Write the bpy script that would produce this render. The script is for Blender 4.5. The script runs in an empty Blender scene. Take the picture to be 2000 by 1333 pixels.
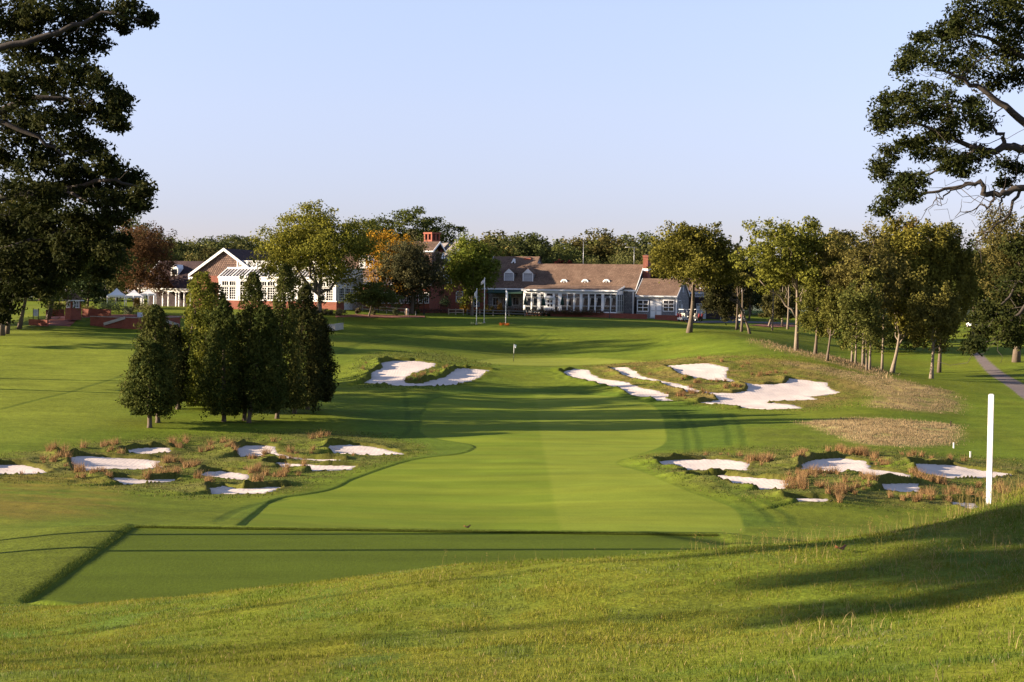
import bpy, math, random
import numpy as np
from mathutils import Matrix, Vector
from mathutils.geometry import delaunay_2d_cdt

S = bpy.context.scene
COL = S.collection
RNG = np.random.default_rng(7)
random.seed(7)

# ------------------------------------------------------------------ camera
FPX = 3056.0
PITCH = math.atan((666.5 - 575.0) / FPX)
ROLL = math.radians(0.8)
cd = bpy.data.cameras.new('camera')
cam = bpy.data.objects.new('camera', cd)
COL.objects.link(cam)
CM = Matrix.Rotation(math.radians(90) - PITCH, 3, 'X') @ Matrix.Rotation(ROLL, 3, 'Z')
cam.matrix_world = CM.to_4x4()
cd.sensor_width = 36.0
cd.lens = 36.0 * FPX / 2000.0
cd.clip_start = 0.5
cd.clip_end = 6000
S.camera = cam

# ------------------------------------------------------------------ sky, sun, exposure
SUN_EL, SUN_AZ = 14.2, 264.0            # azimuth clockwise from +Y: low sun far to the left
w = bpy.data.worlds.new('World'); S.world = w; w.use_nodes = True
nt = w.node_tree; bg = nt.nodes['Background']
sk = nt.nodes.new('ShaderNodeTexSky'); sk.sky_type = 'NISHITA'; sk.sun_disc = False
sk.sun_elevation = math.radians(SUN_EL); sk.sun_rotation = math.radians(SUN_AZ)
sk.air_density = 1.0; sk.dust_density = 0.25; sk.ozone_density = 3.0; sk.altitude = 50
tintn = nt.nodes.new('ShaderNodeMix'); tintn.data_type = 'RGBA'; tintn.blend_type = 'MULTIPLY'
tintn.inputs[0].default_value = 1.0      # thin lavender morning haze: softens the sky evenly all round the horizon
_tc = nt.nodes.new('ShaderNodeTexCoord'); _sp = nt.nodes.new('ShaderNodeSeparateXYZ'); _rp = nt.nodes.new('ShaderNodeValToRGB')
nt.links.new(_tc.outputs['Generated'], _sp.inputs[0]); nt.links.new(_sp.outputs[2], _rp.inputs[0])
for _i, (_p, _c) in enumerate(((0.0, (0.35, 0.31, 0.47)), (0.05, (0.445, 0.37, 0.50)), (0.115, (0.665, 0.485, 0.53)), (0.18, (0.84, 0.59, 0.575)), (1.0, (0.95, 0.70, 0.60)))):
    _el = _rp.color_ramp.elements[0] if _i == 0 else _rp.color_ramp.elements[-1] if _i == 4 else _rp.color_ramp.elements.new(_p)
    _el.position = _p; _el.color = (*_c, 1)
nt.links.new(_rp.outputs[0], tintn.inputs[7])
nt.links.new(sk.outputs[0], tintn.inputs[6]); nt.links.new(tintn.outputs[2], bg.inputs[0])
bg.inputs[1].default_value = 0.115
sl = bpy.data.lights.new('sun', 'SUN'); sl.energy = 5.0; sl.angle = math.radians(0.5)
sl.color = (1.0, 0.83, 0.62)
so = bpy.data.objects.new('sun', sl); COL.objects.link(so)
_e, _a = math.radians(SUN_EL), math.radians(SUN_AZ)
SUN = Vector((math.sin(_a) * math.cos(_e), math.cos(_a) * math.cos(_e), math.sin(_e)))
so.rotation_euler = SUN.to_track_quat('Z', 'Y').to_euler()
S.view_settings.view_transform = 'Standard'; S.view_settings.look = 'None'
S.view_settings.exposure = 1.98; S.view_settings.gamma = 1.0
S.view_settings.use_curve_mapping = False
S.cycles.max_bounces = 5; S.cycles.diffuse_bounces = 2; S.cycles.glossy_bounces = 2
S.cycles.transmission_bounces = 3; S.cycles.transparent_max_bounces = 6

# ------------------------------------------------------------------ helpers: pixels of the photograph to directions and points
_M = np.array(CM)
def dirs(px, py):
    px = np.asarray(px, float); py = np.asarray(py, float)
    v = np.stack([(px - 1000) / FPX, -(py - 666.5) / FPX, -np.ones_like(px)], -1)
    d = v @ _M.T
    return d / d[..., 1:2]
def P(px, py, Y):
    d = dirs(px, py); return Vector(tuple(d * Y))
def project(X, Y, Z):
    p = np.stack([X, Y, Z], -1) @ _M
    return 1000 - FPX * p[..., 0] / p[..., 2], 666.5 + FPX * p[..., 1] / p[..., 2]

def lattice(seed, n=256):
    return np.random.default_rng(seed).random((n, n))
_LAT = {}
def vnoise(x, y, seed=0):
    if seed not in _LAT: _LAT[seed] = lattice(seed)
    L = _LAT[seed]
    xi = np.floor(x).astype(int); yi = np.floor(y).astype(int)
    fx = x - xi; fy = y - yi
    fx = fx * fx * (3 - 2 * fx); fy = fy * fy * (3 - 2 * fy)
    a = L[xi % 256, yi % 256]; b = L[(xi + 1) % 256, yi % 256]
    c = L[xi % 256, (yi + 1) % 256]; d = L[(xi + 1) % 256, (yi + 1) % 256]
    return (a * (1 - fx) + b * fx) * (1 - fy) + (c * (1 - fx) + d * fx) * fy - 0.5
def fbm(x, y, seed=0, o=3):
    r = 0; a = 1
    for k in range(o):
        r = r + a * vnoise(x * 2 ** k + 17.3 * k, y * 2 ** k + 9.1 * k, seed + k); a *= 0.5
    return r
def sstep(a, b, x):
    t = np.clip((x - a) / (b - a), 0, 1); return t * t * (3 - 2 * t)

# ------------------------------------------------------------------ materials
MATS = {}
def nodes_of(m):
    m.use_nodes = True; return m.node_tree, m.node_tree.nodes['Principled BSDF']
def mat(name, col, rough=0.7, noise=0.0, scale=8.0, metal=0.0, bump=0.0, col2=None, spec=0.3):
    """A plain coated material with two-scale colour mottling and fine relief."""
    if name in MATS: return MATS[name]
    m = bpy.data.materials.new(name); t, b = nodes_of(m)
    b.inputs['Roughness'].default_value = rough; b.inputs['Metallic'].default_value = metal
    b.inputs['Specular IOR Level'].default_value = spec
    tc = t.nodes.new('ShaderNodeTexCoord'); n = t.nodes.new('ShaderNodeTexNoise')
    n.inputs['Scale'].default_value = scale; n.inputs['Detail'].default_value = 6
    t.links.new(tc.outputs['Object'], n.inputs['Vector'])
    mx = t.nodes.new('ShaderNodeMix'); mx.data_type = 'RGBA'
    c2 = col2 or tuple(c * (1 - noise) for c in col)
    mx.inputs[6].default_value = (*c2, 1); mx.inputs[7].default_value = (*[c * (1 + noise * 0.5) for c in col], 1)
    t.links.new(n.outputs['Fac'], mx.inputs[0]); t.links.new(mx.outputs[2], b.inputs['Base Color'])
    if bump:
        bp = t.nodes.new('ShaderNodeBump'); bp.inputs['Strength'].default_value = bump; bp.inputs['Distance'].default_value = 0.02
        t.links.new(n.outputs['Fac'], bp.inputs['Height']); t.links.new(bp.outputs[0], b.inputs['Normal'])
    MATS[name] = m; return m
def wallvec(t):
    tc = t.nodes.new('ShaderNodeTexCoord'); sp = t.nodes.new('ShaderNodeSeparateXYZ'); cb = t.nodes.new('ShaderNodeCombineXYZ')
    ad = t.nodes.new('ShaderNodeMath'); ad.operation = 'ADD'
    t.links.new(tc.outputs['Object'], sp.inputs[0]); t.links.new(sp.outputs[0], ad.inputs[0]); t.links.new(sp.outputs[1], ad.inputs[1])
    t.links.new(ad.outputs[0], cb.inputs[0]); t.links.new(sp.outputs[2], cb.inputs[1])
    return cb, tc
def brickmat(name, c1, c2, mortar, bw, bh, ms, bump=0.4, rough=0.85, offset=0.5, noise=0.35):
    if name in MATS: return MATS[name]
    m = bpy.data.materials.new(name); t, b = nodes_of(m); b.inputs['Roughness'].default_value = rough
    b.inputs['Specular IOR Level'].default_value = 0.2
    cb, tc = wallvec(t)
    br = t.nodes.new('ShaderNodeTexBrick'); br.offset = offset
    br.inputs['Scale'].default_value = 1; br.inputs['Brick Width'].default_value = bw; br.inputs['Row Height'].default_value = bh
    br.inputs['Mortar Size'].default_value = ms; br.inputs['Bias'].default_value = 0
    br.inputs['Color1'].default_value = (*c1, 1); br.inputs['Color2'].default_value = (*c2, 1); br.inputs['Mortar'].default_value = (*mortar, 1)
    t.links.new(cb.outputs[0], br.inputs['Vector'])
    n = t.nodes.new('ShaderNodeTexNoise'); n.inputs['Scale'].default_value = 1.3; n.inputs['Detail'].default_value = 7
    t.links.new(tc.outputs['Object'], n.inputs['Vector'])
    mp = t.nodes.new('ShaderNodeMapRange'); mp.inputs[3].default_value = 1 - noise; mp.inputs[4].default_value = 1 + noise
    t.links.new(n.outputs['Fac'], mp.inputs[0])
    mx = t.nodes.new('ShaderNodeMix'); mx.data_type = 'RGBA'; mx.blend_type = 'MULTIPLY'; mx.inputs[0].default_value = 1
    t.links.new(br.outputs['Color'], mx.inputs[6]); t.links.new(mp.outputs[0], mx.inputs[7]); t.links.new(mx.outputs[2], b.inputs['Base Color'])
    bp = t.nodes.new('ShaderNodeBump'); bp.inputs['Strength'].default_value = bump; bp.inputs['Distance'].default_value = 0.02; bp.invert = True
    t.links.new(br.outputs['Fac'], bp.inputs['Height']); t.links.new(bp.outputs[0], b.inputs['Normal'])
    MATS[name] = m; return m
WHITE = mat('white_paint', (0.78, 0.77, 0.75), 0.5, 0.10, 3)
POST = mat('weathered_white_paint', (0.72, 0.68, 0.64), 0.6, 0.3, 14, bump=0.3)
GREYW = mat('grey_white_paint', (0.55, 0.55, 0.56), 0.6, 0.15, 3)
GLASS = mat('dark_window_glass', (0.012, 0.015, 0.02), 0.06, 0.3, 2, spec=0.6)
ROOFGLASS = mat('conservatory_roof_glass', (0.07, 0.065, 0.08), 0.45, 0.2, 2, spec=0.2)
BLACK = mat('black_iron', (0.012, 0.012, 0.014), 0.5, 0.2, 6)
GREENCLOTH = mat('dark_green_canvas', (0.008, 0.035, 0.022), 0.8, 0.3, 8)
REDCLOTH = mat('dark_red_canvas', (0.16, 0.02, 0.025), 0.8, 0.3, 8)
STONE = mat('pale_stone', (0.42, 0.38, 0.32), 0.85, 0.3, 5, bump=0.5)
WOODRAIL = mat('weathered_split_wood', (0.45, 0.36, 0.26), 0.8, 0.4, 6, bump=0.5)
DARKWOOD = mat('dark_stained_wood', (0.045, 0.028, 0.022), 0.7, 0.4, 6)
BARREL = mat('barrel_staves', (0.36, 0.24, 0.17), 0.7, 0.4, 9)
GREYMETAL = mat('galvanised_steel', (0.45, 0.45, 0.46), 0.4, 0.1, 6, metal=0.6)
PALEGLASS = mat('frosted_lamp_glass', (0.7, 0.68, 0.6), 0.3, 0.1, 6)
CURTAIN = mat('pale_curtain', (0.45, 0.42, 0.38), 0.9, 0.2, 12)
BARK = mat('bark', (0.12, 0.09, 0.065), 0.95, 0.55, 5, bump=0.8)
BARKPALE = mat('pale_bark', (0.19, 0.15, 0.11), 0.95, 0.5, 5, bump=0.8)
BRICK = brickmat('red_brick', (0.27, 0.062, 0.032), (0.20, 0.042, 0.024), (0.19, 0.11, 0.085), 0.215, 0.075, 0.01)
SHINGLE = brickmat('cedar_shingle_siding', (0.24, 0.15, 0.11), (0.13, 0.08, 0.065), (0.03, 0.02, 0.018), 0.34, 0.30, 0.03, bump=0.9)
GREYSHINGLE = brickmat('grey_shingle_siding', (0.30, 0.29, 0.29), (0.20, 0.19, 0.20), (0.07, 0.07, 0.07), 0.30, 0.24, 0.02, bump=0.8)
DARKSHINGLE = brickmat('dark_shingle_siding', (0.075, 0.055, 0.055), (0.05, 0.036, 0.04), (0.02, 0.015, 0.015), 0.30, 0.24, 0.02, bump=0.8)
def roofmat(name, c1, c2, c3):
    m = bpy.data.materials.new(name); t, b = nodes_of(m); b.inputs['Roughness'].default_value = 0.95; b.inputs['Specular IOR Level'].default_value = 0.1
    tc = t.nodes.new('ShaderNodeTexCoord')
    n = t.nodes.new('ShaderNodeTexNoise'); n.inputs['Scale'].default_value = 0.5; n.inputs['Detail'].default_value = 9; n.inputs['Roughness'].default_value = 0.65
    t.links.new(tc.outputs['Object'], n.inputs['Vector'])
    r = t.nodes.new('ShaderNodeValToRGB'); r.color_ramp.elements[0].position = 0.3; r.color_ramp.elements[1].position = 0.72
    r.color_ramp.elements[0].color = (*c1, 1); r.color_ramp.elements[1].color = (*c3, 1)
    e = r.color_ramp.elements.new(0.5); e.color = (*c2, 1)
    t.links.new(n.outputs['Fac'], r.inputs[0])
    sp = t.nodes.new('ShaderNodeSeparateXYZ'); cb = t.nodes.new('ShaderNodeCombineXYZ')
    t.links.new(tc.outputs['Object'], sp.inputs[0]); t.links.new(sp.outputs[0], cb.inputs[0]); t.links.new(sp.outputs[2], cb.inputs[1])
    br = t.nodes.new('ShaderNodeTexBrick'); br.inputs['Scale'].default_value = 1; br.inputs['Brick Width'].default_value = 0.3; br.inputs['Row Height'].default_value = 0.17
    br.inputs['Mortar Size'].default_value = 0.02; br.inputs['Color1'].default_value = (1.15, 1.15, 1.15, 1); br.inputs['Color2'].default_value = (0.8, 0.8, 0.8, 1); br.inputs['Mortar'].default_value = (0.55, 0.55, 0.55, 1)
    t.links.new(cb.outputs[0], br.inputs['Vector'])
    mx = t.nodes.new('ShaderNodeMix'); mx.data_type = 'RGBA'; mx.blend_type = 'MULTIPLY'; mx.inputs[0].default_value = 1
    t.links.new(r.outputs[0], mx.inputs[6]); t.links.new(br.outputs['Color'], mx.inputs[7]); t.links.new(mx.outputs[2], b.inputs['Base Color'])
    bp = t.nodes.new('ShaderNodeBump'); bp.inputs['Strength'].default_value = 0.6; bp.inputs['Distance'].default_value = 0.03; bp.invert = True
    t.links.new(br.outputs['Fac'], bp.inputs['Height']); t.links.new(bp.outputs[0], b.inputs['Normal'])
    return m
ROOF = roofmat('brown_roof_shingles', (0.112, 0.071, 0.051), (0.158, 0.101, 0.071), (0.205, 0.137, 0.097))
DARKROOF = roofmat('dark_roof_shingles', (0.05, 0.035, 0.038), (0.065, 0.044, 0.045), (0.09, 0.06, 0.055))
GREYROOF = roofmat('grey_roof_shingles', (0.12, 0.11, 0.11), (0.16, 0.145, 0.14), (0.21, 0.19, 0.18))

def attrmat(name, rough, bumps=(), translucent=0.0, sheen=0.0, noises=()):
    """Colour from the mesh's 'tint' attribute, times noises, with bumps. bumps/noises: (scale_x, scale_y, strength, distance)"""
    m = bpy.data.materials.new(name); t, b = nodes_of(m)
    b.inputs['Roughness'].default_value = rough; b.inputs['Specular IOR Level'].default_value = 0.04
    at = t.nodes.new('ShaderNodeAttribute'); at.attribute_name = 'tint'
    tc = t.nodes.new('ShaderNodeTexCoord'); cur = at.outputs['Color']
    for (sx, sy, lo, hi) in noises:
        mp = t.nodes.new('ShaderNodeMapping'); mp.inputs['Scale'].default_value = (sx, sy, 1); t.links.new(tc.outputs['Object'], mp.inputs[0])
        n = t.nodes.new('ShaderNodeTexNoise'); n.inputs['Scale'].default_value = 1; n.inputs['Detail'].default_value = 4; n.inputs['Roughness'].default_value = 0.6
        t.links.new(mp.outputs[0], n.inputs['Vector'])
        r = t.nodes.new('ShaderNodeMapRange'); r.inputs[1].default_value = 0.3; r.inputs[2].default_value = 0.7; r.inputs[3].default_value = lo; r.inputs[4].default_value = hi
        t.links.new(n.outputs['Fac'], r.inputs[0])
        mx = t.nodes.new('ShaderNodeMix'); mx.data_type = 'RGBA'; mx.blend_type = 'MULTIPLY'; mx.inputs[0].default_value = 1
        t.links.new(cur, mx.inputs[6]); t.links.new(r.outputs[0], mx.inputs[7]); cur = mx.outputs[2]
    t.links.new(cur, b.inputs['Base Color'])
    prev = None
    for (sx, sy, st, di) in bumps:
        mp = t.nodes.new('ShaderNodeMapping'); mp.inputs['Scale'].default_value = (sx, sy, sx); t.links.new(tc.outputs['Object'], mp.inputs[0])
        n = t.nodes.new('ShaderNodeTexNoise'); n.inputs['Scale'].default_value = 1; n.inputs['Detail'].default_value = 3
        t.links.new(mp.outputs[0], n.inputs['Vector'])
        bp = t.nodes.new('ShaderNodeBump'); bp.inputs['Strength'].default_value = st; bp.inputs['Distance'].default_value = di
        t.links.new(n.outputs['Fac'], bp.inputs['Height'])
        if prev: t.links.new(prev.outputs[0], bp.inputs['Normal'])
        prev = bp
    if prev: t.links.new(prev.outputs[0], b.inputs['Normal'])
    if translucent:
        tr = t.nodes.new('ShaderNodeBsdfTranslucent'); ms = t.nodes.new('ShaderNodeMixShader'); ms.inputs[0].default_value = translucent
        t.links.new(cur, tr.inputs['Color']); t.links.new(b.outputs[0], ms.inputs[1]); t.links.new(tr.outputs[0], ms.inputs[2])
        t.links.new(ms.outputs[0], t.nodes['Material Output'].inputs['Surface'])
    return m
TURF = attrmat('turf', 0.9, bumps=((2.2, 2.2, 0.5, 0.05), (14, 14, 0.7, 0.02)), noises=((0.25, 0.25, 0.86, 1.14), (1.7, 1.7, 0.85, 1.15), (9, 9, 0.78, 1.22), (30, 30, 0.7, 1.3)))
FAIRWAYM = attrmat('mown_turf', 0.85, bumps=((1.2, 1.2, 0.25, 0.02), (18, 6, 0.5, 0.01)), noises=((0.06, 0.5, 0.92, 1.08), (0.5, 0.5, 0.93, 1.07), (12, 12, 0.88, 1.12), (40, 40, 0.8, 1.2)))
FOLIAGE = attrmat('foliage', 0.75, translucent=0.28)
GRASSM = attrmat('grass_blades', 0.7, translucent=0.3)
SANDM = attrmat('bunker_sand', 0.95, bumps=((1.0, 1.0, 0.4, 0.06), (5, 5, 0.5, 0.03), (40, 40, 0.4, 0.006)), noises=((0.5, 0.5, 0.94, 1.06), (8, 8, 0.95, 1.05)))
_t = SANDM.node_tree; _pb = _t.nodes['Principled BSDF']; _wv = _t.nodes.new('ShaderNodeTexWave'); _wv.inputs['Scale'].default_value = 1.1; _wv.inputs['Distortion'].default_value = 5.0; _wv.inputs['Detail'].default_value = 2; _wv.inputs['Detail Scale'].default_value = .35
_tc = _t.nodes.new('ShaderNodeTexCoord'); _t.links.new(_tc.outputs['Object'], _wv.inputs['Vector']); _bp = _t.nodes.new('ShaderNodeBump'); _bp.inputs['Strength'].default_value = .25; _bp.inputs['Distance'].default_value = .009
_t.links.new(_pb.inputs['Normal'].links[0].from_socket, _bp.inputs['Normal']); _t.links.new(_wv.outputs['Fac'], _bp.inputs['Height']); _t.links.new(_bp.outputs[0], _pb.inputs['Normal'])
PATHM = attrmat('path_asphalt', 0.9, bumps=((20, 20, 0.3, 0.01),), noises=((2, 2, 0.85, 1.15), (20, 20, 0.85, 1.15)))

# ------------------------------------------------------------------ object helpers
def meta(o, label=None, cat=None, group=None, kind=None):
    if label: o['label'] = label
    if cat: o['category'] = cat
    if group: o['group'] = group
    if kind: o['kind'] = kind
    return o
def link(name, me, m=None, parent=None):
    o = bpy.data.objects.new(name, me); COL.objects.link(o)
    if parent: o.parent = parent
    if m: me.materials.append(m)
    return o
def empty(name, loc, rz=0, label=None, cat=None, group=None):
    o = bpy.data.objects.new(name, None); COL.objects.link(o); o.location = loc; o.rotation_euler = (0, 0, rz)
    o.empty_display_size = 0.3
    return meta(o, label, cat, group)
class MB:
    """collects boxes, prisms, tubes into one mesh"""
    def __init__(s): s.v = []; s.f = []; s.sm = []
    def add(s, vs, fs, smooth=False):
        n = len(s.v); s.v += [tuple(v) for v in vs]; s.f += [tuple(i + n for i in f) for f in fs]; s.sm += [smooth] * len(fs); return s
    def box(s, x0, x1, y0, y1, z0, z1):
        vs = [(x0, y0, z0), (x1, y0, z0), (x1, y1, z0), (x0, y1, z0), (x0, y0, z1), (x1, y0, z1), (x1, y1, z1), (x0, y1, z1)]
        return s.add(vs, [(0, 3, 2, 1), (4, 5, 6, 7), (0, 1, 5, 4), (1, 2, 6, 5), (2, 3, 7, 6), (3, 0, 4, 7)])
    def bar(s, a, b, w, h=None):
        """square bar from a to b"""
        h = h or w; a = Vector(a); b = Vector(b); d = (b - a).normalized()
        u = d.cross(Vector((0, 0, 1)));
        if u.length < 1e-3: u = Vector((1, 0, 0))
        u.normalize(); v = u.cross(d)
        q = [(-.5, -.5), (.5, -.5), (.5, .5), (-.5, .5)]
        vs = [a + u * w * i + v * h * j for i, j in q] + [b + u * w * i + v * h * j for i, j in q]
        return s.add(vs, [(0, 3, 2, 1), (4, 5, 6, 7), (0, 1, 5, 4), (1, 2, 6, 5), (2, 3, 7, 6), (3, 0, 4, 7)])
    def tube(s, pts, rad, n=7, cap=True):
        pts = [Vector(p) for p in pts]; rings = []
        for i, p in enumerate(pts):
            d = (pts[min(i + 1, len(pts) - 1)] - pts[max(i - 1, 0)]).normalized()
            u = d.cross(Vector((0.31, 0.95, 0.02))).normalized(); v = d.cross(u)
            rings.append([p + (u * math.cos(2 * math.pi * k / n) + v * math.sin(2 * math.pi * k / n)) * rad[i] for k in range(n)])
        vs = [q for r in rings for q in r]; fs = []
        for i in range(len(pts) - 1):
            for k in range(n):
                fs.append((i * n + k, i * n + (k + 1) % n, (i + 1) * n + (k + 1) % n, (i + 1) * n + k))
        if cap:
            fs.append(tuple(range(n))[::-1]); fs.append(tuple((len(pts) - 1) * n + k for k in range(n)))
        return s.add(vs, fs, True)
    def prism(s, poly, axis, a, b):
        """poly: list of 2D points; axis 'x': (y,z) extruded a..b, 'y': (x,z), 'z': (x,y)"""
        f = {'x': lambda p, t: (t, p[0], p[1]), 'y': lambda p, t: (p[0], t, p[1]), 'z': lambda p, t: (p[0], p[1], t)}[axis]
        n = len(poly); vs = [f(p, a) for p in poly] + [f(p, b) for p in poly]
        return s.add(vs, [tuple(range(n))[::-1], tuple(range(n, 2 * n))] + [(i, (i + 1) % n, n + (i + 1) % n, n + i) for i in range(n)])
    def build(s, name, m, parent=None):
        me = bpy.data.meshes.new(name); me.from_pydata(s.v, [], s.f)
        me.polygons.foreach_set('use_smooth', s.sm)
        me.validate(); 
        import bmesh
        bm = bmesh.new(); bm.from_mesh(me); bmesh.ops.recalc_face_normals(bm, faces=bm.faces); bm.to_mesh(me); bm.free()
        return link(name, me, m, parent)

def fastmesh(name, V, F, tint=None, smooth=False):
    """V (n,3), F (m,k) arrays -> mesh with optional per-vertex colour"""
    me = bpy.data.meshes.new(name); n = len(V); m, k = F.shape
    me.vertices.add(n); me.vertices.foreach_set('co', np.ascontiguousarray(V, np.float32).ravel())
    me.loops.add(m * k); me.loops.foreach_set('vertex_index', np.ascontiguousarray(F, np.int32).ravel())
    me.polygons.add(m); me.polygons.foreach_set('loop_start', np.arange(0, m * k, k, dtype=np.int32))
    if smooth: me.polygons.foreach_set('use_smooth', np.ones(m, bool))
    me.update(calc_edges=True)
    if tint is not None:
        a = me.color_attributes.new('tint', 'FLOAT_COLOR', 'POINT')
        c = np.ones((n, 4), np.float32); c[:, :3] = tint; a.data.foreach_set('color', c.ravel())
    return me

# ------------------------------------------------------------------ ground: heights from measured sight lines
CP = [
 # px, py, Y
 (0,1333,13),(0,1240,20),(0,1195,26),(0,1166,31),(0,1072,40),(0,1040,50),(0,1000,62),(0,930,86),(0,890,98),(0,840,112),(0,780,130),(0,720,155),(0,680,175),(0,655,190),(0,640,206),
 (230,1333,12.4),(250,1215,20),(250,1175,26),(250,900,98),(250,860,110),(250,820,121),(250,780,134),(250,720,158),(240,670,184),(230,642,204),(150,628,208),(230,612,222),(230,600,240),
 (450,1333,12),(480,1215,18),(500,1155,25),(450,950,86),(450,900,100),(450,865,111),(450,830,120),(450,780,138),(450,700,170),(450,650,198),(450,634,210),(400,612,222),(450,604,240),
 (650,870,110),(650,800,133),(650,760,148),(650,700,172),(650,655,198),(650,634,211),(600,609,222),(650,602,240),
 (800,900,101),(800,860,116),(800,800,136),(800,755,149),(800,730,158),(800,705,169),(800,692,180),(800,665,198),(800,640,211),(800,618,228),(800,611,250),
 (1000,1333,11.1),(1000,1220,16),(1000,1108,24),(1000,1022,72),(1000,970,83),(1000,902,100),(1000,846,120),(1000,800,138),(1000,768,150),(1000,737,160),(1000,717,168),(1000,706,180),(1000,698,190),(1000,687,197),(1000,657,207),(1000,634,217),(1000,622,230),(1000,617,250),
 (1300,960,84),(1300,900,102),(1300,860,117),(1300,800,138),(1300,765,149),(1300,738,158),(1300,714,168),(1300,700,182),(1300,682,192),(1300,658,203),(1300,641,213),(1300,628,236),
 (1500,1333,10),(1500,1190,16),(1500,1072,22.5),(1500,1010,76),(1480,960,84),(1480,900,102),(1480,850,118),(1480,800,138),(1480,760,152),(1480,720,164),(1480,690,176),(1480,667,189),(1345,645,206),(1345,643,222),(1345,628,245),(1500,642,232),(1500,628,262),
 (1620,960,84),(1620,890,106),(1620,840,122),(1620,790,142),(1620,755,155),(1620,720,165),(1620,697,177),(1620,694,200),(1620,650,240),(1620,634,265),
 (1750,960,86),(1750,900,104),(1750,870,114),(1750,840,124),(1750,800,138),(1750,770,149),(1750,747,158),(1742,730,182),(1750,695,205),(1750,660,240),(1750,640,265),
 (1870,900,108),(1870,870,118),(1870,820,136),(1870,792,146),(1880,740,176),(1905,692,205),(1900,650,245),
 (2000,1300,9.5),(2000,1150,15),(2000,1040,20),(2000,962,25),(1930,985,23.2),(2000,930,100),(2000,850,126),(2000,800,145),(2000,755,166),(2000,700,200),(2000,650,245),
 (-300,1240,20),(-300,1000,60),(-300,890,96),(-300,780,128),(-300,700,160),(-300,650,200),(-250,1100,36),
 (2300,1150,13),(2300,1000,22),(2300,950,95),(2300,850,125),(2300,760,165),(2300,680,215),
]
HID = [(2.5,30,-6.3),(0,45,-7.7),(0,56,-9.4),(-8,56,-8.9),(-20,50,-8.2),(6,31,-6.2),(9,45,-7.9),(9,60,-9.6),(16,60,-9.6),(20,80,-10.9),(18,40,-6.8),(12,31,-4.3),(-7,30,-6.15),(30,60,-9),(8,27,-4.6),
       (0,4,-1.9),(-4,4,-2.0),(4,4,-1.7),(-14,18,-4.6),(14,12,-2.0),(14,20,-2.6)]
A = np.array(CP, float); d = dirs(A[:, 0], A[:, 1]); Wp = d * A[:, 2:3]
Wp = np.concatenate([Wp, np.array(HID, float)], 0)
def q_of(X, Y): return np.stack([X / Y * 1.6, np.log(Y)], -1)
Q = q_of(Wp[:, 0], Wp[:, 1]); Zc = Wp[:, 2]
def kern(r): return np.where(r > 1e-9, r * r * np.log(r + 1e-12), 0.0)
N = len(Q); D = np.linalg.norm(Q[:, None] - Q[None], axis=-1)
K = np.zeros((N + 3, N + 3)); K[:N, :N] = kern(D) + np.eye(N) * 2e-4; K[:N, N] = 1; K[:N, N + 1:] = Q; K[N, :N] = 1; K[N + 1:, :N] = Q.T
SOL = np.linalg.solve(K, np.concatenate([Zc, np.zeros(3)]))
def base_height(X, Y):
    q = q_of(X, Y); out = np.full(len(X), SOL[N]) + q @ SOL[N + 1:]
    for i in range(0, len(X), 40000):
        dd = np.linalg.norm(q[i:i + 40000, None] - Q[None], axis=-1); out[i:i + 40000] += kern(dd) @ SOL[:N]
    return out
# grid: straight rows across the view, spacing fine where the photograph shows detail
def span(a, b, s): return list(np.arange(a, b - 1e-6, s))
ROWS = np.array(span(3, 9, .5) + span(9, 28, .2) + span(28, 32, .16) + span(32, 43.6, .16) + span(43.6, 66, .8) + span(66, 130, .25) + span(130, 180, .32) + span(180, 262, .8) + span(262, 340, 6))
inner = list(np.arange(-0.352, 0.3521, 3.8 / FPX))
UC = np.array([-3, -2, -1.4, -1, -.8, -.65, -.55, -.48, -.43, -.40, -.38, -.365] + inner + [.365, .38, .40, .43, .48, .55, .65, .8, 1, 1.4, 2, 3])
NR, NC = len(ROWS), len(UC)
GY = np.repeat(ROWS[:, None], NC, 1); GX = UC[None, :] * GY
# heights evaluated on a coarser set, then interpolated (cheap), far sides levelled off
uc2 = np.linspace(-0.42, 0.42, 120); r2 = np.exp(np.linspace(math.log(3), math.log(340), 170))
cy = np.repeat(r2[:, None], 120, 1); cx = uc2[None] * cy
CZ = base_height(cx.ravel(), cy.ravel()).reshape(170, 120)
def bilin(Gz, us, ys, u, y):
    fi = np.interp(y, ys, np.arange(len(ys))); fj = np.interp(u, us, np.arange(len(us)))
    i = np.clip(fi.astype(int), 0, len(ys) - 2); j = np.clip(fj.astype(int), 0, len(us) - 2); a = fi - i; b = fj - j
    return (Gz[i, j] * (1 - b) + Gz[i, j + 1] * b) * (1 - a) + (Gz[i + 1, j] * (1 - b) + Gz[i + 1, j + 1] * b) * a
GZ = bilin(CZ, uc2, r2, np.clip(GX / GY, -.42, .42).ravel(), GY.ravel()).reshape(NR, NC)
lev = sstep(.42, 1.2, np.abs(GX / GY)); GZ = GZ * (1 - lev) + lev * (-3 - 6 * sstep(20, 80, GY) + 5 * sstep(150, 240, GY))
GZ += 0.10 * fbm(GX / 9, GY / 9, 3) * sstep(12, 70, GY)
GZ += 0.05 * fbm(GX / 1.3, GY / 1.3, 31) * (1 - sstep(24, 30, GY))
BASE = GZ.copy()
def hit(pts, G=None, ymin=9, ymax=262):
    """first meeting of each pixel's sight line with the ground -> world XY"""
    G = BASE if G is None else G
    out = []
    rr = np.arange(ymin, ymax, 0.1)
    for px, py in pts:
        d = dirs(px, py); z = bilin(G, UC, ROWS, np.full(len(rr), d[0]), rr); b = z >= d[2] * rr
        i = int(np.argmax(b)) if b.any() else len(rr) - 1
        out.append((d[0] * rr[i], rr[i]))
    return np.array(out)
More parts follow.
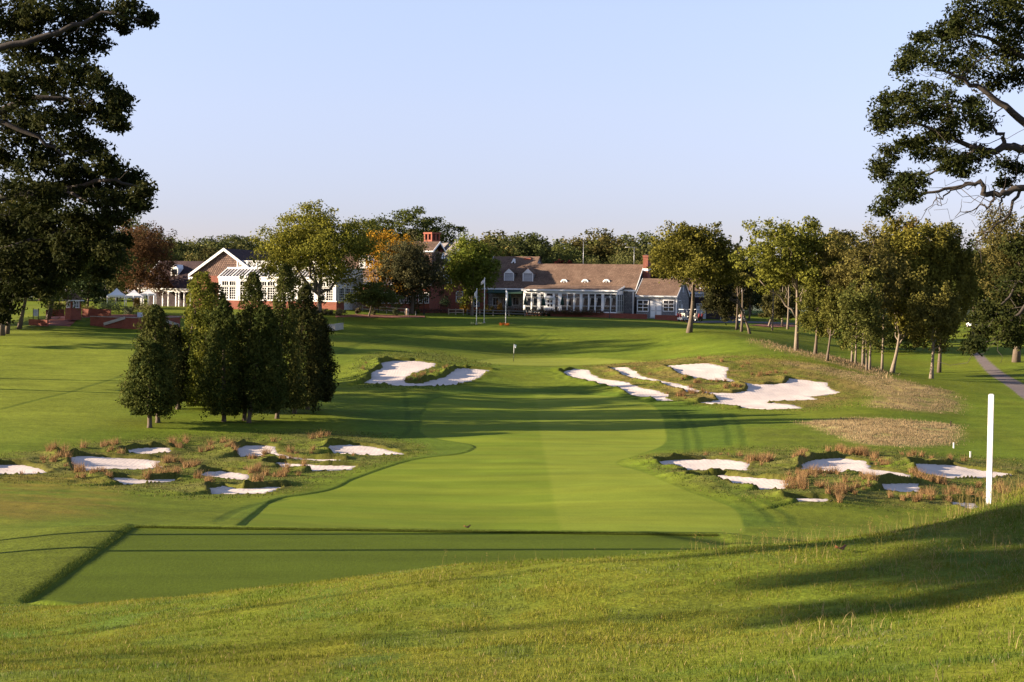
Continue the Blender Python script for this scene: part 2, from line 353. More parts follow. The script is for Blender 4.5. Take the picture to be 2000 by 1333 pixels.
def smooth_poly(p, it=1):
    for _ in range(it):
        a = p; b = np.roll(p, -1, 0); p = np.stack([a * .75 + b * .25, a * .25 + b * .75], 1).reshape(-1, 2)
    return p
def inside(px, py, poly):
    r = np.zeros(len(px), bool); n = len(poly)
    for i in range(n):
        x0, y0 = poly[i]; x1, y1 = poly[(i + 1) % n]
        if y0 == y1: continue
        c = ((y0 > py) != (y1 > py)) & (px < (x1 - x0) * (py - y0) / (y1 - y0) + x0); r ^= c
    return r
def sdist(x, y, poly):
    """signed distance (inside negative) and unit vector from nearest edge point outwards"""
    best = np.full(len(x), 1e9); bx = np.zeros(len(x)); by = np.zeros(len(x)); n = len(poly)
    for i in range(n):
        ax, ay = poly[i]; ex, ey = poly[(i + 1) % n] - poly[i]; L = ex * ex + ey * ey + 1e-9
        t = np.clip(((x - ax) * ex + (y - ay) * ey) / L, 0, 1); dx = x - ax - t * ex; dy = y - ay - t * ey; dd = np.hypot(dx, dy)
        m = dd < best; best[m] = dd[m]; bx[m] = dx[m]; by[m] = dy[m]
    s = inside(x, y, poly); k = best + 1e-6
    return np.where(s, -best, best), bx / k, by / k
def region(poly_px, margin=3.0, G=None, it=1):
    """masked grid window around a region given in photograph pixels; returns index mask, signed distance, outward vector, world polygon"""
    w_ = smooth_poly(hit(poly_px, G, 48), it); return region_w(w_, margin)
def region_w(w_, margin=3.0):
    m = (GX > w_[:, 0].min() - margin) & (GX < w_[:, 0].max() + margin) & (GY > w_[:, 1].min() - margin) & (GY < w_[:, 1].max() + margin)
    sd, nx, ny = sdist(GX[m], GY[m], w_); return m, sd, nx, ny, w_

# --- teeing ground: a level rectangle cut a hand's breadth into the longer grass round it
tl = hit([(268, 1033)], ymin=42, ymax=46)  # placeholder, overwritten below
d1 = dirs(262, 1033); TZ = -6.42
YF = TZ / d1[2]; XL = d1[0] * YF
d2 = dirs(1420, 1041); XR = 5.6; YN = 27.0
d3 = dirs(52, 1182); XL2 = d3[0] * (TZ / d3[2]); YL2 = TZ / d3[2]
TEE = np.array([(XL + (XL2 - XL) * (YF - YN) / (YF - YL2), YN), (XL, YF), (XR, YF), (XR + .3, YN)])
TEE[0] = (XL + (XL2 - XL) * (YF - YL2 + .0) / (YF - YL2), YL2)
TEE = np.array([tuple(TEE[0]), (XL, YF), (XR, YF), (XR + .3, YN), (-4.5, YN), (-8.0, YL2 - 1.6)])
m, sd, nx, ny, _ = region_w(TEE, 9); sd = sd + .07 * fbm(GX[m] / .9, GY[m] / .9, 201, 2)
# ground round the tee is brought to its level, then falls away behind it
near = GZ[m]; plat = TZ + np.where(nx < -.4, 0.09, 0.04) * sstep(0, .12, sd) - 0.16 * np.clip(sd - .5, 0, 99) ** 1.25 * np.where(ny > .3, 1.0, 0.35)
wgt = 1 - sstep(1.5, 8, sd)
front = (ny < -0.2) | ((GX[m] > XR - 6) & (GY[m] < 33))
newz = near * (1 - wgt) + plat * wgt
newz = np.where(front & (sd > 0), np.maximum(near, TZ + 0.10 * sstep(0, .5, sd)), newz)
low_ = 1 - sstep(-14, -9, GX[m]) * 0; newz = np.where((nx < -.4) & (sd > 0) & (GY[m] > 30), np.minimum(newz, TZ + .09 * sstep(0, .15, sd)), newz)
newz = np.where(sd <= 0, np.where(GY[m] < 31.5, np.maximum(TZ + .0, near), TZ), newz)
GZ[m] = newz
_r = (ROWS > 28) & (ROWS < 43.6); _c = (UC > -.36) & (UC < .36); _ri = np.where(_r)[0]; _ci = np.where(_c)[0]; _a = GZ[_ri[0]:_ri[-1] + 1, _ci[0]:_ci[-1] + 1]
for _ in range(2):
    _b = _a.copy(); _b[1:-1] = (_a[:-2] + 2 * _a[1:-1] + _a[2:]) / 4; _d = _b.copy(); _d[:, 2:-2] = (_b[:, :-4] + _b[:, 1:-3] + _b[:, 2:-2] + _b[:, 3:-1] + _b[:, 4:]) / 5; _a = _d
_wt = sstep(0, 8, np.minimum(np.arange(_a.shape[0]), np.arange(_a.shape[0])[::-1]))[:, None]
GZ[_ri[0]:_ri[-1] + 1, _ci[0]:_ci[-1] + 1] = GZ[_ri[0]:_ri[-1] + 1, _ci[0]:_ci[-1] + 1] * (1 - _wt) + _a * _wt
TEE_SD = np.full(GZ.shape, 99.0); TEE_SD[m] = sd

# --- tint regions
def rgb(*c): return np.array(c, float)
T = np.zeros((NR, NC, 3)); T[:] = rgb(0.082, 0.106, 0.020)
def paint(mask_w, col):
    global T
    T = T * (1 - mask_w[..., None]) + col * mask_w[..., None]
nn = fbm(GX / 7, GY / 7, 11); nn2 = fbm(GX / 1.4, GY / 1.4, 15)
paint(np.clip(0.5 + nn * 1.3, 0, 1) * 0.6, rgb(0.100, 0.102, 0.022)); paint(np.clip(nn2 * 1.2, 0, 1) * .5, rgb(0.060, 0.078, 0.016))
# near rough: yellower, with straw patches and cool patches
nr = 1 - sstep(26, 30, GY)
paint(nr * np.clip(0.35 + 1.2 * fbm(GX / 1.8, GY / 1.8, 41) + .35 * nn2, 0, 1), rgb(0.105, 0.100, 0.020))
paint(nr * np.clip(1.5 * fbm(GX / 1.1, GY / 2.5, 47) - .05, 0, 1), rgb(0.055, 0.085, 0.022))
# lawn left: light, mown
m, sd, *_ = region([(-60,650),(120,645),(250,660),(250,820),(-60,870)], 8); w_ = np.zeros(GZ.shape); w_[m] = 1 - sstep(-3, 5, sd); paint(w_ * .8, rgb(0.128, 0.142, 0.033))
LUMP = np.zeros(GZ.shape)
def lump(poly, amp, tint, tw, margin=4, soft=3):
    m, sd, *_ = region(poly, margin); w_ = np.zeros(GZ.shape); w_[m] = 1 - sstep(-soft * .6, soft * .4, sd)
    global LUMP; LUMP = np.maximum(LUMP, w_ * amp); paint(w_ * np.clip(tw + nn2 * .9 + nn * .4, 0, 1), tint)
lump([(-80,905),(60,886),(160,870),(300,856),(480,846),(620,845),(740,850),(800,868),(800,890),(700,918),(640,935),(560,960),(400,972),(280,962),(180,945),(-80,935)], 1.0, rgb(0.085, 0.080, 0.040), .6)
lump([(1260,888),(1400,880),(1560,878),(1750,884),(1900,895),(2080,905),(2080,1000),(1900,1000),(1760,990),(1650,985),(1530,985),(1400,968),(1330,940),(1290,915)], 1.0, rgb(0.090, 0.082, 0.042), .6)
lump([(680,745),(690,710),(740,690),(860,688),(890,700),(900,730),(850,760),(720,757)], .8, rgb(0.075, 0.085, 0.026), .5)
lump([(1150,715),(1240,708),(1330,700),(1430,695),(1560,705),(1640,728),(1720,760),(1650,790),(1560,800),(1400,795),(1260,770),(1160,745)], .9, rgb(0.140, 0.100, 0.060), .65)
lump([(-80,925),(180,930),(260,960),(230,1010),(-80,1035)], .3, rgb(0.130, 0.100, 0.032), .55)
lump([(1470,830),(1580,815),(1700,850),(1760,880),(1560,890),(1450,870)], .4, rgb(0.085, 0.095, 0.026), .5)
FESC = [[(1560,825),(1665,817),(1800,824),(1867,830),(1857,850),(1862,867),(1750,872),(1687,867),(1637,850),(1607,837)],
        [(1540,705),(1612,717),(1725,737),(1800,752),(1862,767),(1877,790),(1862,807),(1775,802),(1700,797),(1712,767),(1662,742),(1600,727),(1525,710)],
        [(1470,664),(1575,688),(1675,708),(1740,732),(1735,745),(1675,724),(1575,700),(1470,672)]]
FW = []
for k, p in enumerate(FESC):
    m, sd, _, _, w__ = region(p, 4); w_ = np.zeros(GZ.shape); w_[m] = 1 - sstep(-1.6, 1.4, sd + 1.6 * nn2[m]); paint(w_ * np.clip(.8 + nn2 * .7 + nn * .5, 0, 1) * (.9 if k < 2 else .7), rgb(0.42, 0.30, 0.27) if k == 0 else rgb(0.27, 0.185, 0.15)); FW.append(w__)
    LUMP = np.maximum(LUMP, w_ * .5)
# first cut of rough beside the fairway: even, slightly blue green
m, sd, *_ = region([(430,1024),(500,975),(640,960),(800,900),(850,880),(780,860),(700,850),(690,800),(820,770),(1000,750),(1250,772),(1420,800),(1470,870),(1260,880),(1150,905),(1330,965),(1500,1000),(1540,1035)], 2)
w_ = np.zeros(GZ.shape); w_[m] = 1 - sstep(-1, 1, sd); paint(w_ * (1 - np.clip(LUMP, 0, 1)) * .7, rgb(0.056, 0.088, 0.021))

FAIR = [(440,1046),(471,1022),(502,998),(534,974),(608,966),(665,951),(682,938),(773,907),(816,896),(901,888),(930,875),(916,868),(836,857),(819,844),(822,815),(835,785),(870,773),(940,768),(1050,766),(1150,771),(1250,782),(1290,800),(1300,840),(1302,868),(1254,887),(1205,900),(1200,908),(1262,923),(1323,954),(1385,975),(1442,995),(1452,1030),(1455,1046)]
m, sd, nx, ny, _ = region(FAIR, 8, it=2); FSD = np.full(GZ.shape, 99.0); FSD[m] = sd; FNX = np.zeros(GZ.shape); FNX[m] = np.where(sd < 0, -nx, nx)
stripe = sstep(2.1, 2.5, GX)
paint(1 - sstep(-.12, .12, FSD), rgb(0.098, 0.124, 0.022))
paint((1 - sstep(-.12, .12, FSD)) * stripe * .8, rgb(0.130, 0.150, 0.034))
cross = sstep(.35, .65, .5 + .5 * np.sin(GY * 1.05)) 
paint((1 - sstep(-.12, .12, FSD)) * cross * .20, rgb(0.165, 0.165, 0.035))
GREEN = [(916,707.6),(952,701),(1005,699),(1120,698.7),(1192,700.7),(1280,706),(1214,709),(1126,713),(1060,715),(976,712.5)]
m, sd, *_ = region(GREEN, 3, it=2); GSD = np.full(GZ.shape, 99.0); GSD[m] = sd
paint(1 - sstep(-.2, .2, GSD), rgb(0.150, 0.160, 0.045))
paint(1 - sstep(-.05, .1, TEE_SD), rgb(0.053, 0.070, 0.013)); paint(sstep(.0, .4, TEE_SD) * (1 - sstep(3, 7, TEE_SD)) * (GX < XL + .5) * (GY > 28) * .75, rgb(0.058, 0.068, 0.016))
PATHP = [(1896,684),(1912,684),(1935,705),(1975,733),(2030,768),(2080,800),(2060,812),(2000,778),(1955,742),(1920,715)]
m, sd, *_ = region([(a, b + 4) for a, b in PATHP], 2); PSD = np.full(GZ.shape, 99.0); PSD[m] = sd
paint(1 - sstep(-.1, .1, PSD), rgb(0.125, 0.098, 0.19))
# faint wheel tracks worn into the rough (they stay put whatever the light)
def track(pts, wd, col, k):
    w2 = hit(pts); m = (GX > w2[:, 0].min() - 1) & (GX < w2[:, 0].max() + 1) & (GY > w2[:, 1].min() - 1) & (GY < w2[:, 1].max() + 1)
    best = np.full(m.sum(), 1e9); x = GX[m]; y = GY[m]
    for i in range(len(w2) - 1):
        ax, ay = w2[i]; ex, ey = w2[i + 1] - w2[i]; t = np.clip(((x - ax) * ex + (y - ay) * ey) / (ex * ex + ey * ey), 0, 1)
        best = np.minimum(best, np.hypot(x - ax - t * ex, y - ay - t * ey))
    w_ = np.zeros(GZ.shape); w_[m] = 1 - sstep(wd * .5, wd, best); paint(w_ * k, col); return w_
_st = 1 + (.20 * fbm(GX * .16 + GY * .03, GY * .95 - GX * .12, 401, 3) + .10 * fbm(GX / 14, GY / 14, 411)) * sstep(26, 34, GY)
T *= _st[..., None]
DG = rgb(0.025, 0.045, 0.012); TR = np.zeros(GZ.shape)
for p in ([(1305,905),(1400,950),(1470,985),(1500,1005),(1510,1020)], [(1330,915),(1420,955),(1500,985),(1545,1008),(1550,1025)],
          [(1315,800),(1335,830),(1342,862),(1343,885)], [(1335,800),(1355,830),(1366,860),(1368,882)], [(1405,810),(1420,840),(1425,870)],
          [(1430,808),(1448,840),(1455,872)], [(560,975),(500,988),(460,1000),(425,1020)], [(1065,652),(1050,662),(1030,675)], [(1075,655),(1060,665),(1045,676)],
          [(-20,805),(60,785),(130,768),(240,735)], [(640,700),(700,675),(780,660),(850,652)], [(650,690),(720,665),(800,652)], [(790,760),(795,800),(800,840),(780,858)]):
    TR += track(p, .32, DG, .42)
GZ -= 0.012 * np.clip(TR, 0, 1)

# --- fairway, green a little lower than the grass round them
GZ += 0.06 * sstep(-.12, .06, FSD) * np.exp(-np.clip(FSD, 0, 50) / 1.5) * sstep(.35, -.35, FNX) * (FSD < 90); GZ -= 0.03 * (1 - sstep(-.2, .1, GSD))
LUMP *= sstep(0.0, 1.5, FSD) * sstep(0, 1.5, GSD)
LUMPH = LUMP * (0.13 * fbm(GX / 2.6, GY / 2.2, 21, 2) + 0.06 * fbm(GX / .8, GY / .8, 25, 2))

# --- sand bunkers, outlines read off the photograph
SANDS = {
 'l1': [(-60,914),(0,909.5),(50,910),(80,916),(100,924),(60,927),(0,927),(-60,930)],
 'l2': [(119,894),(135,895),(153,892.5),(202,894),(259,897.5),(318,901.5),(308,909),(324,914.5),(281,918),(225,917),(196,920),(146,921.5),(140,909),(126,900)],
 'l3': [(238,883),(270,877),(304,875.7),(335,876.5),(333,884),(292,888.5),(254,886)],
 'l4': [(214,943),(220,934.6),(243,935),(283,940),(344,937),(346,941.5),(281,946.5),(236,947)],
 'l5': [(391,928),(405,923),(430,922),(451,923.5),(485,928),(487,940),(465,938),(423,933),(394,932)],
 'l6': [(456,879),(480,871.5),(520,872),(540,874),(542,886),(571,894),(600,898),(676,899.5),(636,903),(562,898),(522,891.5),(465,894)],
 'l7': [(631,881),(645,871.5),(682,870),(730,874),(756,880),(791,888.5),(736,890.5),(693,888.5),(651,886)],
 'l8': [(517,908.5),(540,904.6),(580,908),(622,911),(699,911),(686,919),(608,921),(565,915)],
 'l9': [(408,955),(437,951.5),(474,957),(522,954),(560,952),(522,965.5),(408,966)],
 'r1': [(1282,903),(1320,900),(1377,899),(1426,899.5),(1467,906),(1463,919.5),(1344,918.6),(1290,911)],
 'r2': [(1344,933),(1410,930),(1467,934.6),(1545,940),(1537,956),(1483,958.5),(1434,951),(1400,940)],
 'r3': [(1565,907),(1590,899.5),(1639,896),(1697,903),(1702,917),(1783,930),(1779,934.6),(1713,931),(1631,922),(1565,917)],
 'r4': [(1776,907),(1856,909.5),(1926,921.5),(1979,927.6),(1959,932.5),(1856,935),(1795,925.6)],
 'r5': [(1709,948),(1740,946),(1795,947),(1803,964.5),(1770,967),(1725,957)],
 'r6': [(1537,976),(1575,975),(1615,976.5),(1625,981),(1561,980.5)],
 'r7': [(1845,983),(1910,984),(1915,1003),(1877,997)],
 'gl': [(711,748.5),(724,740),(723,730),(745,720),(743,710),(767,706),(808,706),(854,711),(851,717),(822,726),(806,731),(794,738),(791,749),(820,750.5),(844,743),(868,738),(892,721),(916,721),(957,724),(933,742),(899,751.5),(844,755),(784,754.5),(748,751)],
 'ga': [(1096,728),(1122,721.6),(1148,723),(1159,732.6),(1174,740),(1227,748),(1258,760),(1291,765.6),(1306,772),(1302,779),(1330,786),(1280,783),(1231.6,773),(1214,762),(1159,749),(1115,738)],
 'gb': [(1190,720),(1223,718),(1247,730),(1258,737),(1291,745),(1346,755),(1357,762),(1390,768),(1430,769),(1457,765),(1460,757),(1446,748),(1415,744),(1380,742),(1353,739),(1326,731),(1297,716),(1335,713),(1386,710.6),(1423,719),(1417,738),(1449,749),(1492,752),(1532,750),(1540,740),(1615,749),(1620,759),(1642,767.5),(1635,770),(1580,776),(1597,781),(1575,782),(1510,784),(1495,789),(1510,787.5),(1550,792.5),(1570,798),(1500,800.5),(1450,797),(1400,791),(1368,787),(1404,783),(1395,776),(1370,767),(1340,766),(1313,759),(1291,750.5),(1253,743.5),(1218,737)],
}
SLAB = {
 'l1': 'shaded sand bunker cut off by the left edge of the photo', 'l2': 'wide lit sand bunker with a ragged top edge, far left complex',
 'l3': 'small oval sand bunker uppermost of the left complex, left of the others', 'l4': 'narrow sand bunker with reddish tufts along its right end, lower left',
 'l5': 'small tapering sand bunker just above the lowest left one', 'l6': 'sand bunker with a thin sandy tail to the right, upper left complex',
 'l7': 'sand bunker beside the fairway tongue, rightmost of the upper left ones', 'l8': 'long thin sand bunker below the one with the tail',
 'l9': 'lowest sand bunker of the left complex beside the fairway edge', 'r1': 'straight sand bunker nearest the fairway, upper row on the right',
 'r2': 'curved sand bunker nearest the fairway, second row on the right', 'r3': 'sand bunker with a sandy tail between two red tuft clumps on the right',
 'r4': 'sand bunker running behind the white post on the right', 'r5': 'small square sand bunker in the middle of the right complex',
 'r6': 'thin sliver of sand lowest in the right complex', 'r7': 'small patch of sand just left of the white post foot',
 'gl': 'forked sand bunker left of the putting green round a grass tongue', 'ga': 'outer long sand bunker curving right of the putting green',
 'gb': 'large many fingered sand bunker right of the putting green'}
SW = {}
for k, p in SANDS.items():
    w_ = hit(p, None, 60)
    # ragged outline
    a = w_; b = np.roll(w_, -1, 0); sub = []
    for i in range(len(a)):
        L = np.hypot(*(b[i] - a[i])); n = max(1, int(L / .7))
        for j in range(n):
            q = a[i] + (b[i] - a[i]) * j / n
            sub.append(q + (RNG.random(2) - .5) * (.16 if n > 1 or L > .4 else .05))
    SW[k] = np.array(sub)
SANDIN = np.full(GZ.shape, 99.0)
LIPADD = np.zeros(GZ.shape)
FLOOR = GZ.copy()
for k, w_ in SW.items():
    green_side = k[0] == 'g'
    m, sd, nx, ny, _ = region_w(w_, 5); SANDIN[m] = np.minimum(SANDIN[m], sd)
    hb, hl, hr = {'g': (0.16, 0.28, 0.05)}.get(k[0], (0.27, 0.34, 0.06)) if k != 'gl' else (0.26, 0.45, 0.1)
    L = hb * np.clip(ny, 0, 1) + hl * np.clip(-nx, 0, 1) * (ny > -.75) + hr * np.clip(nx, 0, 1) * (ny > -.5)
    L = L * (1 + 1.1 * fbm(GX[m] / 1.1, GY[m] / 1.1, 61, 2)) * sstep(0, 1.2, FSD[m])
    add = sstep(-.12, .16, sd) * (L * np.exp(-np.clip(sd, 0, 9) / 1.6) + 0.03 * np.exp(-np.clip(sd, 0, 9) / .5))
    LIPADD[m] = np.maximum(LIPADD[m], add)
GZ = GZ + LUMPH * sstep(.1, 1.3, SANDIN) + LIPADD - .45 * (1 - sstep(-.75, -.02, SANDIN)) * (SANDIN < 0)
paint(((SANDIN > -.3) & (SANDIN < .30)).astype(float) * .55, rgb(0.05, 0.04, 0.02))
# brick terrace and path in front of the club buildings are separate sheets; far plateau is kept
def H(x, y):
    return float(bilin(GZ, UC, ROWS, np.array([x / y]), np.array([y]))[0])
def HA(x, y): return bilin(GZ, UC, ROWS, x / y, y)

# --- ground meshes, one sheet split into ground, fairway, green, tee and path
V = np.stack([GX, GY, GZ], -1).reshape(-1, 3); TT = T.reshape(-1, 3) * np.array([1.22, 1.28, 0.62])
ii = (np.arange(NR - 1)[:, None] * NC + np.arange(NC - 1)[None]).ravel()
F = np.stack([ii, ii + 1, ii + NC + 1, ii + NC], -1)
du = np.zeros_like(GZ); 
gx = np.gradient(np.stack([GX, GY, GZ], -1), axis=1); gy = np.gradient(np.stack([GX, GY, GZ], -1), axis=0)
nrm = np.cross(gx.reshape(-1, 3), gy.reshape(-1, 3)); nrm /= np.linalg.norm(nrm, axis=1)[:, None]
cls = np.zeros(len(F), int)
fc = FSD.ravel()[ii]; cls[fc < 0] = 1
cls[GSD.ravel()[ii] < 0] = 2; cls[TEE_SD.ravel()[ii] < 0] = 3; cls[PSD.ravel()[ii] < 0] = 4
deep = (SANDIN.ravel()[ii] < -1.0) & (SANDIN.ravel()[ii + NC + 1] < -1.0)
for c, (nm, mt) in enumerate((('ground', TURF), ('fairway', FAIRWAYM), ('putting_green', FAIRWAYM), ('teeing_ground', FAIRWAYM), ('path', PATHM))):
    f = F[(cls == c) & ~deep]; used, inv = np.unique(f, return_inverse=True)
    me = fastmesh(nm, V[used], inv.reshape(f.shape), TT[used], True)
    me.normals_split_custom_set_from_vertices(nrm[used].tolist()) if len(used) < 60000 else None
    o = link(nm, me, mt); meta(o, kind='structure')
# far and outer land
ob = MB(); ob.add([(-3000, -200, -13), (3000, -200, -13), (3000, 5000, -13), (-3000, 5000, -13)], [(0, 1, 2, 3)])
o = ob.build('far_ground', mat('far_land', (0.05, 0.07, 0.02), 0.95, 0.3, 0.05)); meta(o, kind='structure')
pb = MB(); 
nx_ = 40; vs = []; fs = []
for j, yy in enumerate((262, 340, 420, 420)):
    for i in range(nx_ + 1):
        x = -220 + 440 * i / nx_; z = (H(x, 262) if j == 0 else (-4.2 if j < 3 else -13)) - (.05 if j == 0 else 0)
        vs.append((x, yy + (0 if j < 3 else 8), z))
for j in range(3):
    for i in range(nx_): a = j * (nx_ + 1) + i; fs.append((a, a + 1, a + nx_ + 2, a + nx_ + 1))
o = pb.add(vs, fs).build('plateau_ground', mat('far_land', (0,0,0))); meta(o, kind='structure')

# sand sheets
for k, w_ in SW.items():
    lo = w_.min(0) - .5; hi = w_.max(0) + .5; st = .35 if k[0] != 'g' else .5
    # widen slightly so the sand runs under the grass edge
    c = []
    nP = len(w_)
    for i in range(nP):
        t_ = w_[(i + 1) % nP] - w_[i - 1]; n_ = np.array([t_[1], -t_[0]]); n_ /= (np.linalg.norm(n_) + 1e-9)
        c.append(w_[i] + n_ * .0)
    gxp, gyp = np.meshgrid(np.arange(lo[0], hi[0], st), np.arange(lo[1], hi[1], st)); gxp = gxp.ravel() + (RNG.random(gxp.size) - .5) * .1; gyp = gyp.ravel() + (RNG.random(gyp.size) - .5) * .1
    sd, _, _ = sdist(gxp, gyp, w_); keep = sd < .35
    pts = [Vector((a, b)) for a, b in zip(gxp[keep], gyp[keep])] + [Vector(tuple(q)) for q in w_]
    vo, _, fo, *_ = delaunay_2d_cdt(pts, [], [], 0, 1e-4)
    pv = np.array([(v.x, v.y) for v in vo]); tri = np.array([f for f in fo if len(f) == 3])
    cen = pv[tri].mean(1); sdc, _, _ = sdist(cen[:, 0], cen[:, 1], w_); tri = tri[sdc < .30]
    sdv, _, _ = sdist(pv[:, 0], pv[:, 1], w_)
    z = bilin(FLOOR, UC, ROWS, pv[:, 0] / pv[:, 1], pv[:, 1])
    z = z + .01 + .04 * np.exp(-np.clip(-sdv, 0, 9) / .7) - .03 * np.clip(-sdv, 0, 1.5) + .04 * fbm(pv[:, 0] / 1.2, pv[:, 1] / 1.2, 71)
    z = np.where(sdv > 0, z - .6 * sdv, z)
    col = np.tile(rgb(0.56, 0.475, 0.42), (len(pv), 1)) * (1 + .12 * fbm(pv[:, 0] / 2, pv[:, 1] / 2, 75))[:, None]
    me = fastmesh('sand_bunker', np.column_stack([pv, z]), tri, col, True); o = link('sand_bunker', me, SANDM)
    meta(o, SLAB[k], 'bunker', 'sand bunkers cut into the rough')

# ------------------------------------------------------------------ foliage and trees
def leaf_mesh(cen, nrm_, size, col, asp=.6, quad=True):
    """cen (n,3), nrm_ (n,3) preferred normals, size (n), col (n,3) -> leaf-shaped faces"""
    n = len(cen); r = RNG.normal(size=(n, 3)); nn_ = nrm_ + r * .75; nn_ /= np.linalg.norm(nn_, axis=1)[:, None]
    a = np.cross(nn_, RNG.normal(size=(n, 3))); a /= np.linalg.norm(a, axis=1)[:, None]; b = np.cross(nn_, a)
    s = size[:, None]
    v0 = cen - a * s * .5; v1 = cen + b * s * asp * .5 + a * s * .05 + nn_ * s * .08; v2 = cen + a * s * .55; v3 = cen - b * s * asp * .5 - a * s * .02 + nn_ * s * .08
    V_ = np.stack([v0, v1, v2, v3], 1).reshape(-1, 3); F_ = np.arange(n * 4).reshape(n, 4)
    C_ = np.repeat(col, 4, 0); return V_, F_, C_
def crown(blobs, n, size, c1, c2, sub=7, subr=.38, inner=.25, jitter=.22):
    """blobs (k,6) centre+radii. Foliage as lumps on the blobs' surfaces, lumps as leaf faces."""
    B = np.array(blobs, float); area = (B[:, 3] * B[:, 4] + B[:, 3] * B[:, 5] + B[:, 4] * B[:, 5]); area /= area.sum()
    cen = []; nr_ = []; cc = []
    for b, a in zip(B, area):
        k = max(4, int(sub * (1 + .3 * RNG.random()))); nb = max(8, int(n * a))
        dd = RNG.normal(size=(k, 3)); dd /= np.linalg.norm(dd, axis=1)[:, None]; dd[:, 2] = np.where(dd[:, 2] < -.8, -dd[:, 2] * .6, dd[:, 2])
        rr = RNG.uniform(.45, .95, k)[:, None]; sc = b[:3] + dd * rr * b[3:]
        idx = RNG.integers(0, k, nb); d2 = RNG.normal(size=(nb, 3)); d2 /= np.linalg.norm(d2, axis=1)[:, None]
        rad = (RNG.random(nb) ** .45)[:, None]; sz = RNG.uniform(.7, 1.3, k)[idx][:, None]
        p = sc[idx] + d2 * rad * sz * subr * b[3:] * np.array([1, 1, .8])
        m_ = RNG.random(nb) < inner; p[m_] = b[:3] + np.clip(RNG.normal(size=(m_.sum(), 3)) * .33, -.75, .75) * b[3:]
        cen.append(p); out = d2 * .7 + (p - b[:3]) / b[3:] * .5; nr_.append(out)
        t_ = np.clip(RNG.random(k)[idx] * .7 + RNG.random(nb) * .5 - .1, 0, 1)[:, None]
        cc.append(c1 * (1 - t_) + c2 * t_)
    cen = np.concatenate(cen); nr_ = np.concatenate(nr_); cc = np.concatenate(cc)
    nr_ /= np.linalg.norm(nr_, axis=1)[:, None] + 1e-6
    cc = cc * RNG.uniform(1 - jitter, 1 + jitter, len(cc))[:, None]
    return leaf_mesh(cen, nr_, size * RNG.uniform(.6, 1.35, len(cen)), cc)
def conifer_crown(c, z0, z1, rad, n, size, c1, c2, seed, round_=0.0):
    """dense conical crown: foliage lumps on a tapering surface"""
    t_ = RNG.random(n) ** 1.15; an = RNG.random(n) * 6.2832; prof = np.minimum(1, .62 + 2.2 * t_) * (1 - t_) ** (.48 - .2 * round_) + .04
    lump = 1 + .62 * fbm(an * 1.9 + seed * 7.1, t_ * 11 + seed, 300, 3) + .10 * np.sin(an * 2 + seed + t_ * 5)
    rr = rad * 1.12 * prof * lump * (1 - .35 * RNG.random(n) ** 2.2); zz = z0 + (z1 - z0) * t_ + .22 * fbm(an * 3, t_ * 20, 310) 
    p = np.column_stack([c[0] + np.cos(an) * rr, c[1] + np.sin(an) * rr, zz]); nr_ = np.column_stack([np.cos(an), np.sin(an), np.full(n, .35)])
    q = np.clip(.5 + 1.1 * fbm(an * 2.4 + seed, t_ * 14, 320, 2) + .35 * (RNG.random(n) - .5), 0, 1)[:, None]; cc = (c1 * (1 - q) + c2 * q) * RNG.uniform(.9, 1.1, n)[:, None]
    return leaf_mesh(p, nr_, size * RNG.uniform(.6, 1.35, n), cc)
def auto_blobs(c, rx, ry, rz, k, f=.42, flat=.8, cone=0.0):
    out = [(c[0], c[1], c[2], rx * .62, ry * .62, rz * .62)]; f = f * 1.12
    for i in range(k):
        zf = 1 - 2 * (i + .5) / k; th_ = i * 2.39996 + RNG.normal() * .25; zf = max(-1, min(1, zf + RNG.normal() * .08)); qf = math.sqrt(max(0, 1 - zf * zf)); d_ = np.array([math.cos(th_) * qf, math.sin(th_) * qf, zf])
        r = RNG.uniform(.60, .86) if i % 5 else RNG.uniform(.2, .55)
        if d_[2] < -.85: d_[2] *= -.5
        q = np.array([d_[0] * rx, d_[1] * ry, d_[2] * rz]) * r; s = f * RNG.uniform(.85, 1.25)
        if cone: t_ = (q[2] / rz + 1) / 2; q[:2] *= (1 - cone * t_); s *= (1 - .5 * cone * t_)
        out.append((c[0] + q[0], c[1] + q[1], c[2] + q[2], rx * s, ry * s, rz * s * flat))
    return out
def branch(mb, a, b, r0, r1, sag=.1, n=5, sides=6, wob=.06):
    a = Vector(a); b = Vector(b); L = (b - a).length; pts = []; rad = []
    for i in range(n + 1):
        t_ = i / n; p = a.lerp(b, t_) + Vector((0, 0, sag * L * math.sin(math.pi * t_)))
        if 0 < i < n: p += Vector(tuple(RNG.normal(size=3))) * wob * L * .5
        pts.append(p); rad.append(r0 + (r1 - r0) * t_)
    mb.tube(pts, rad, sides); return pts
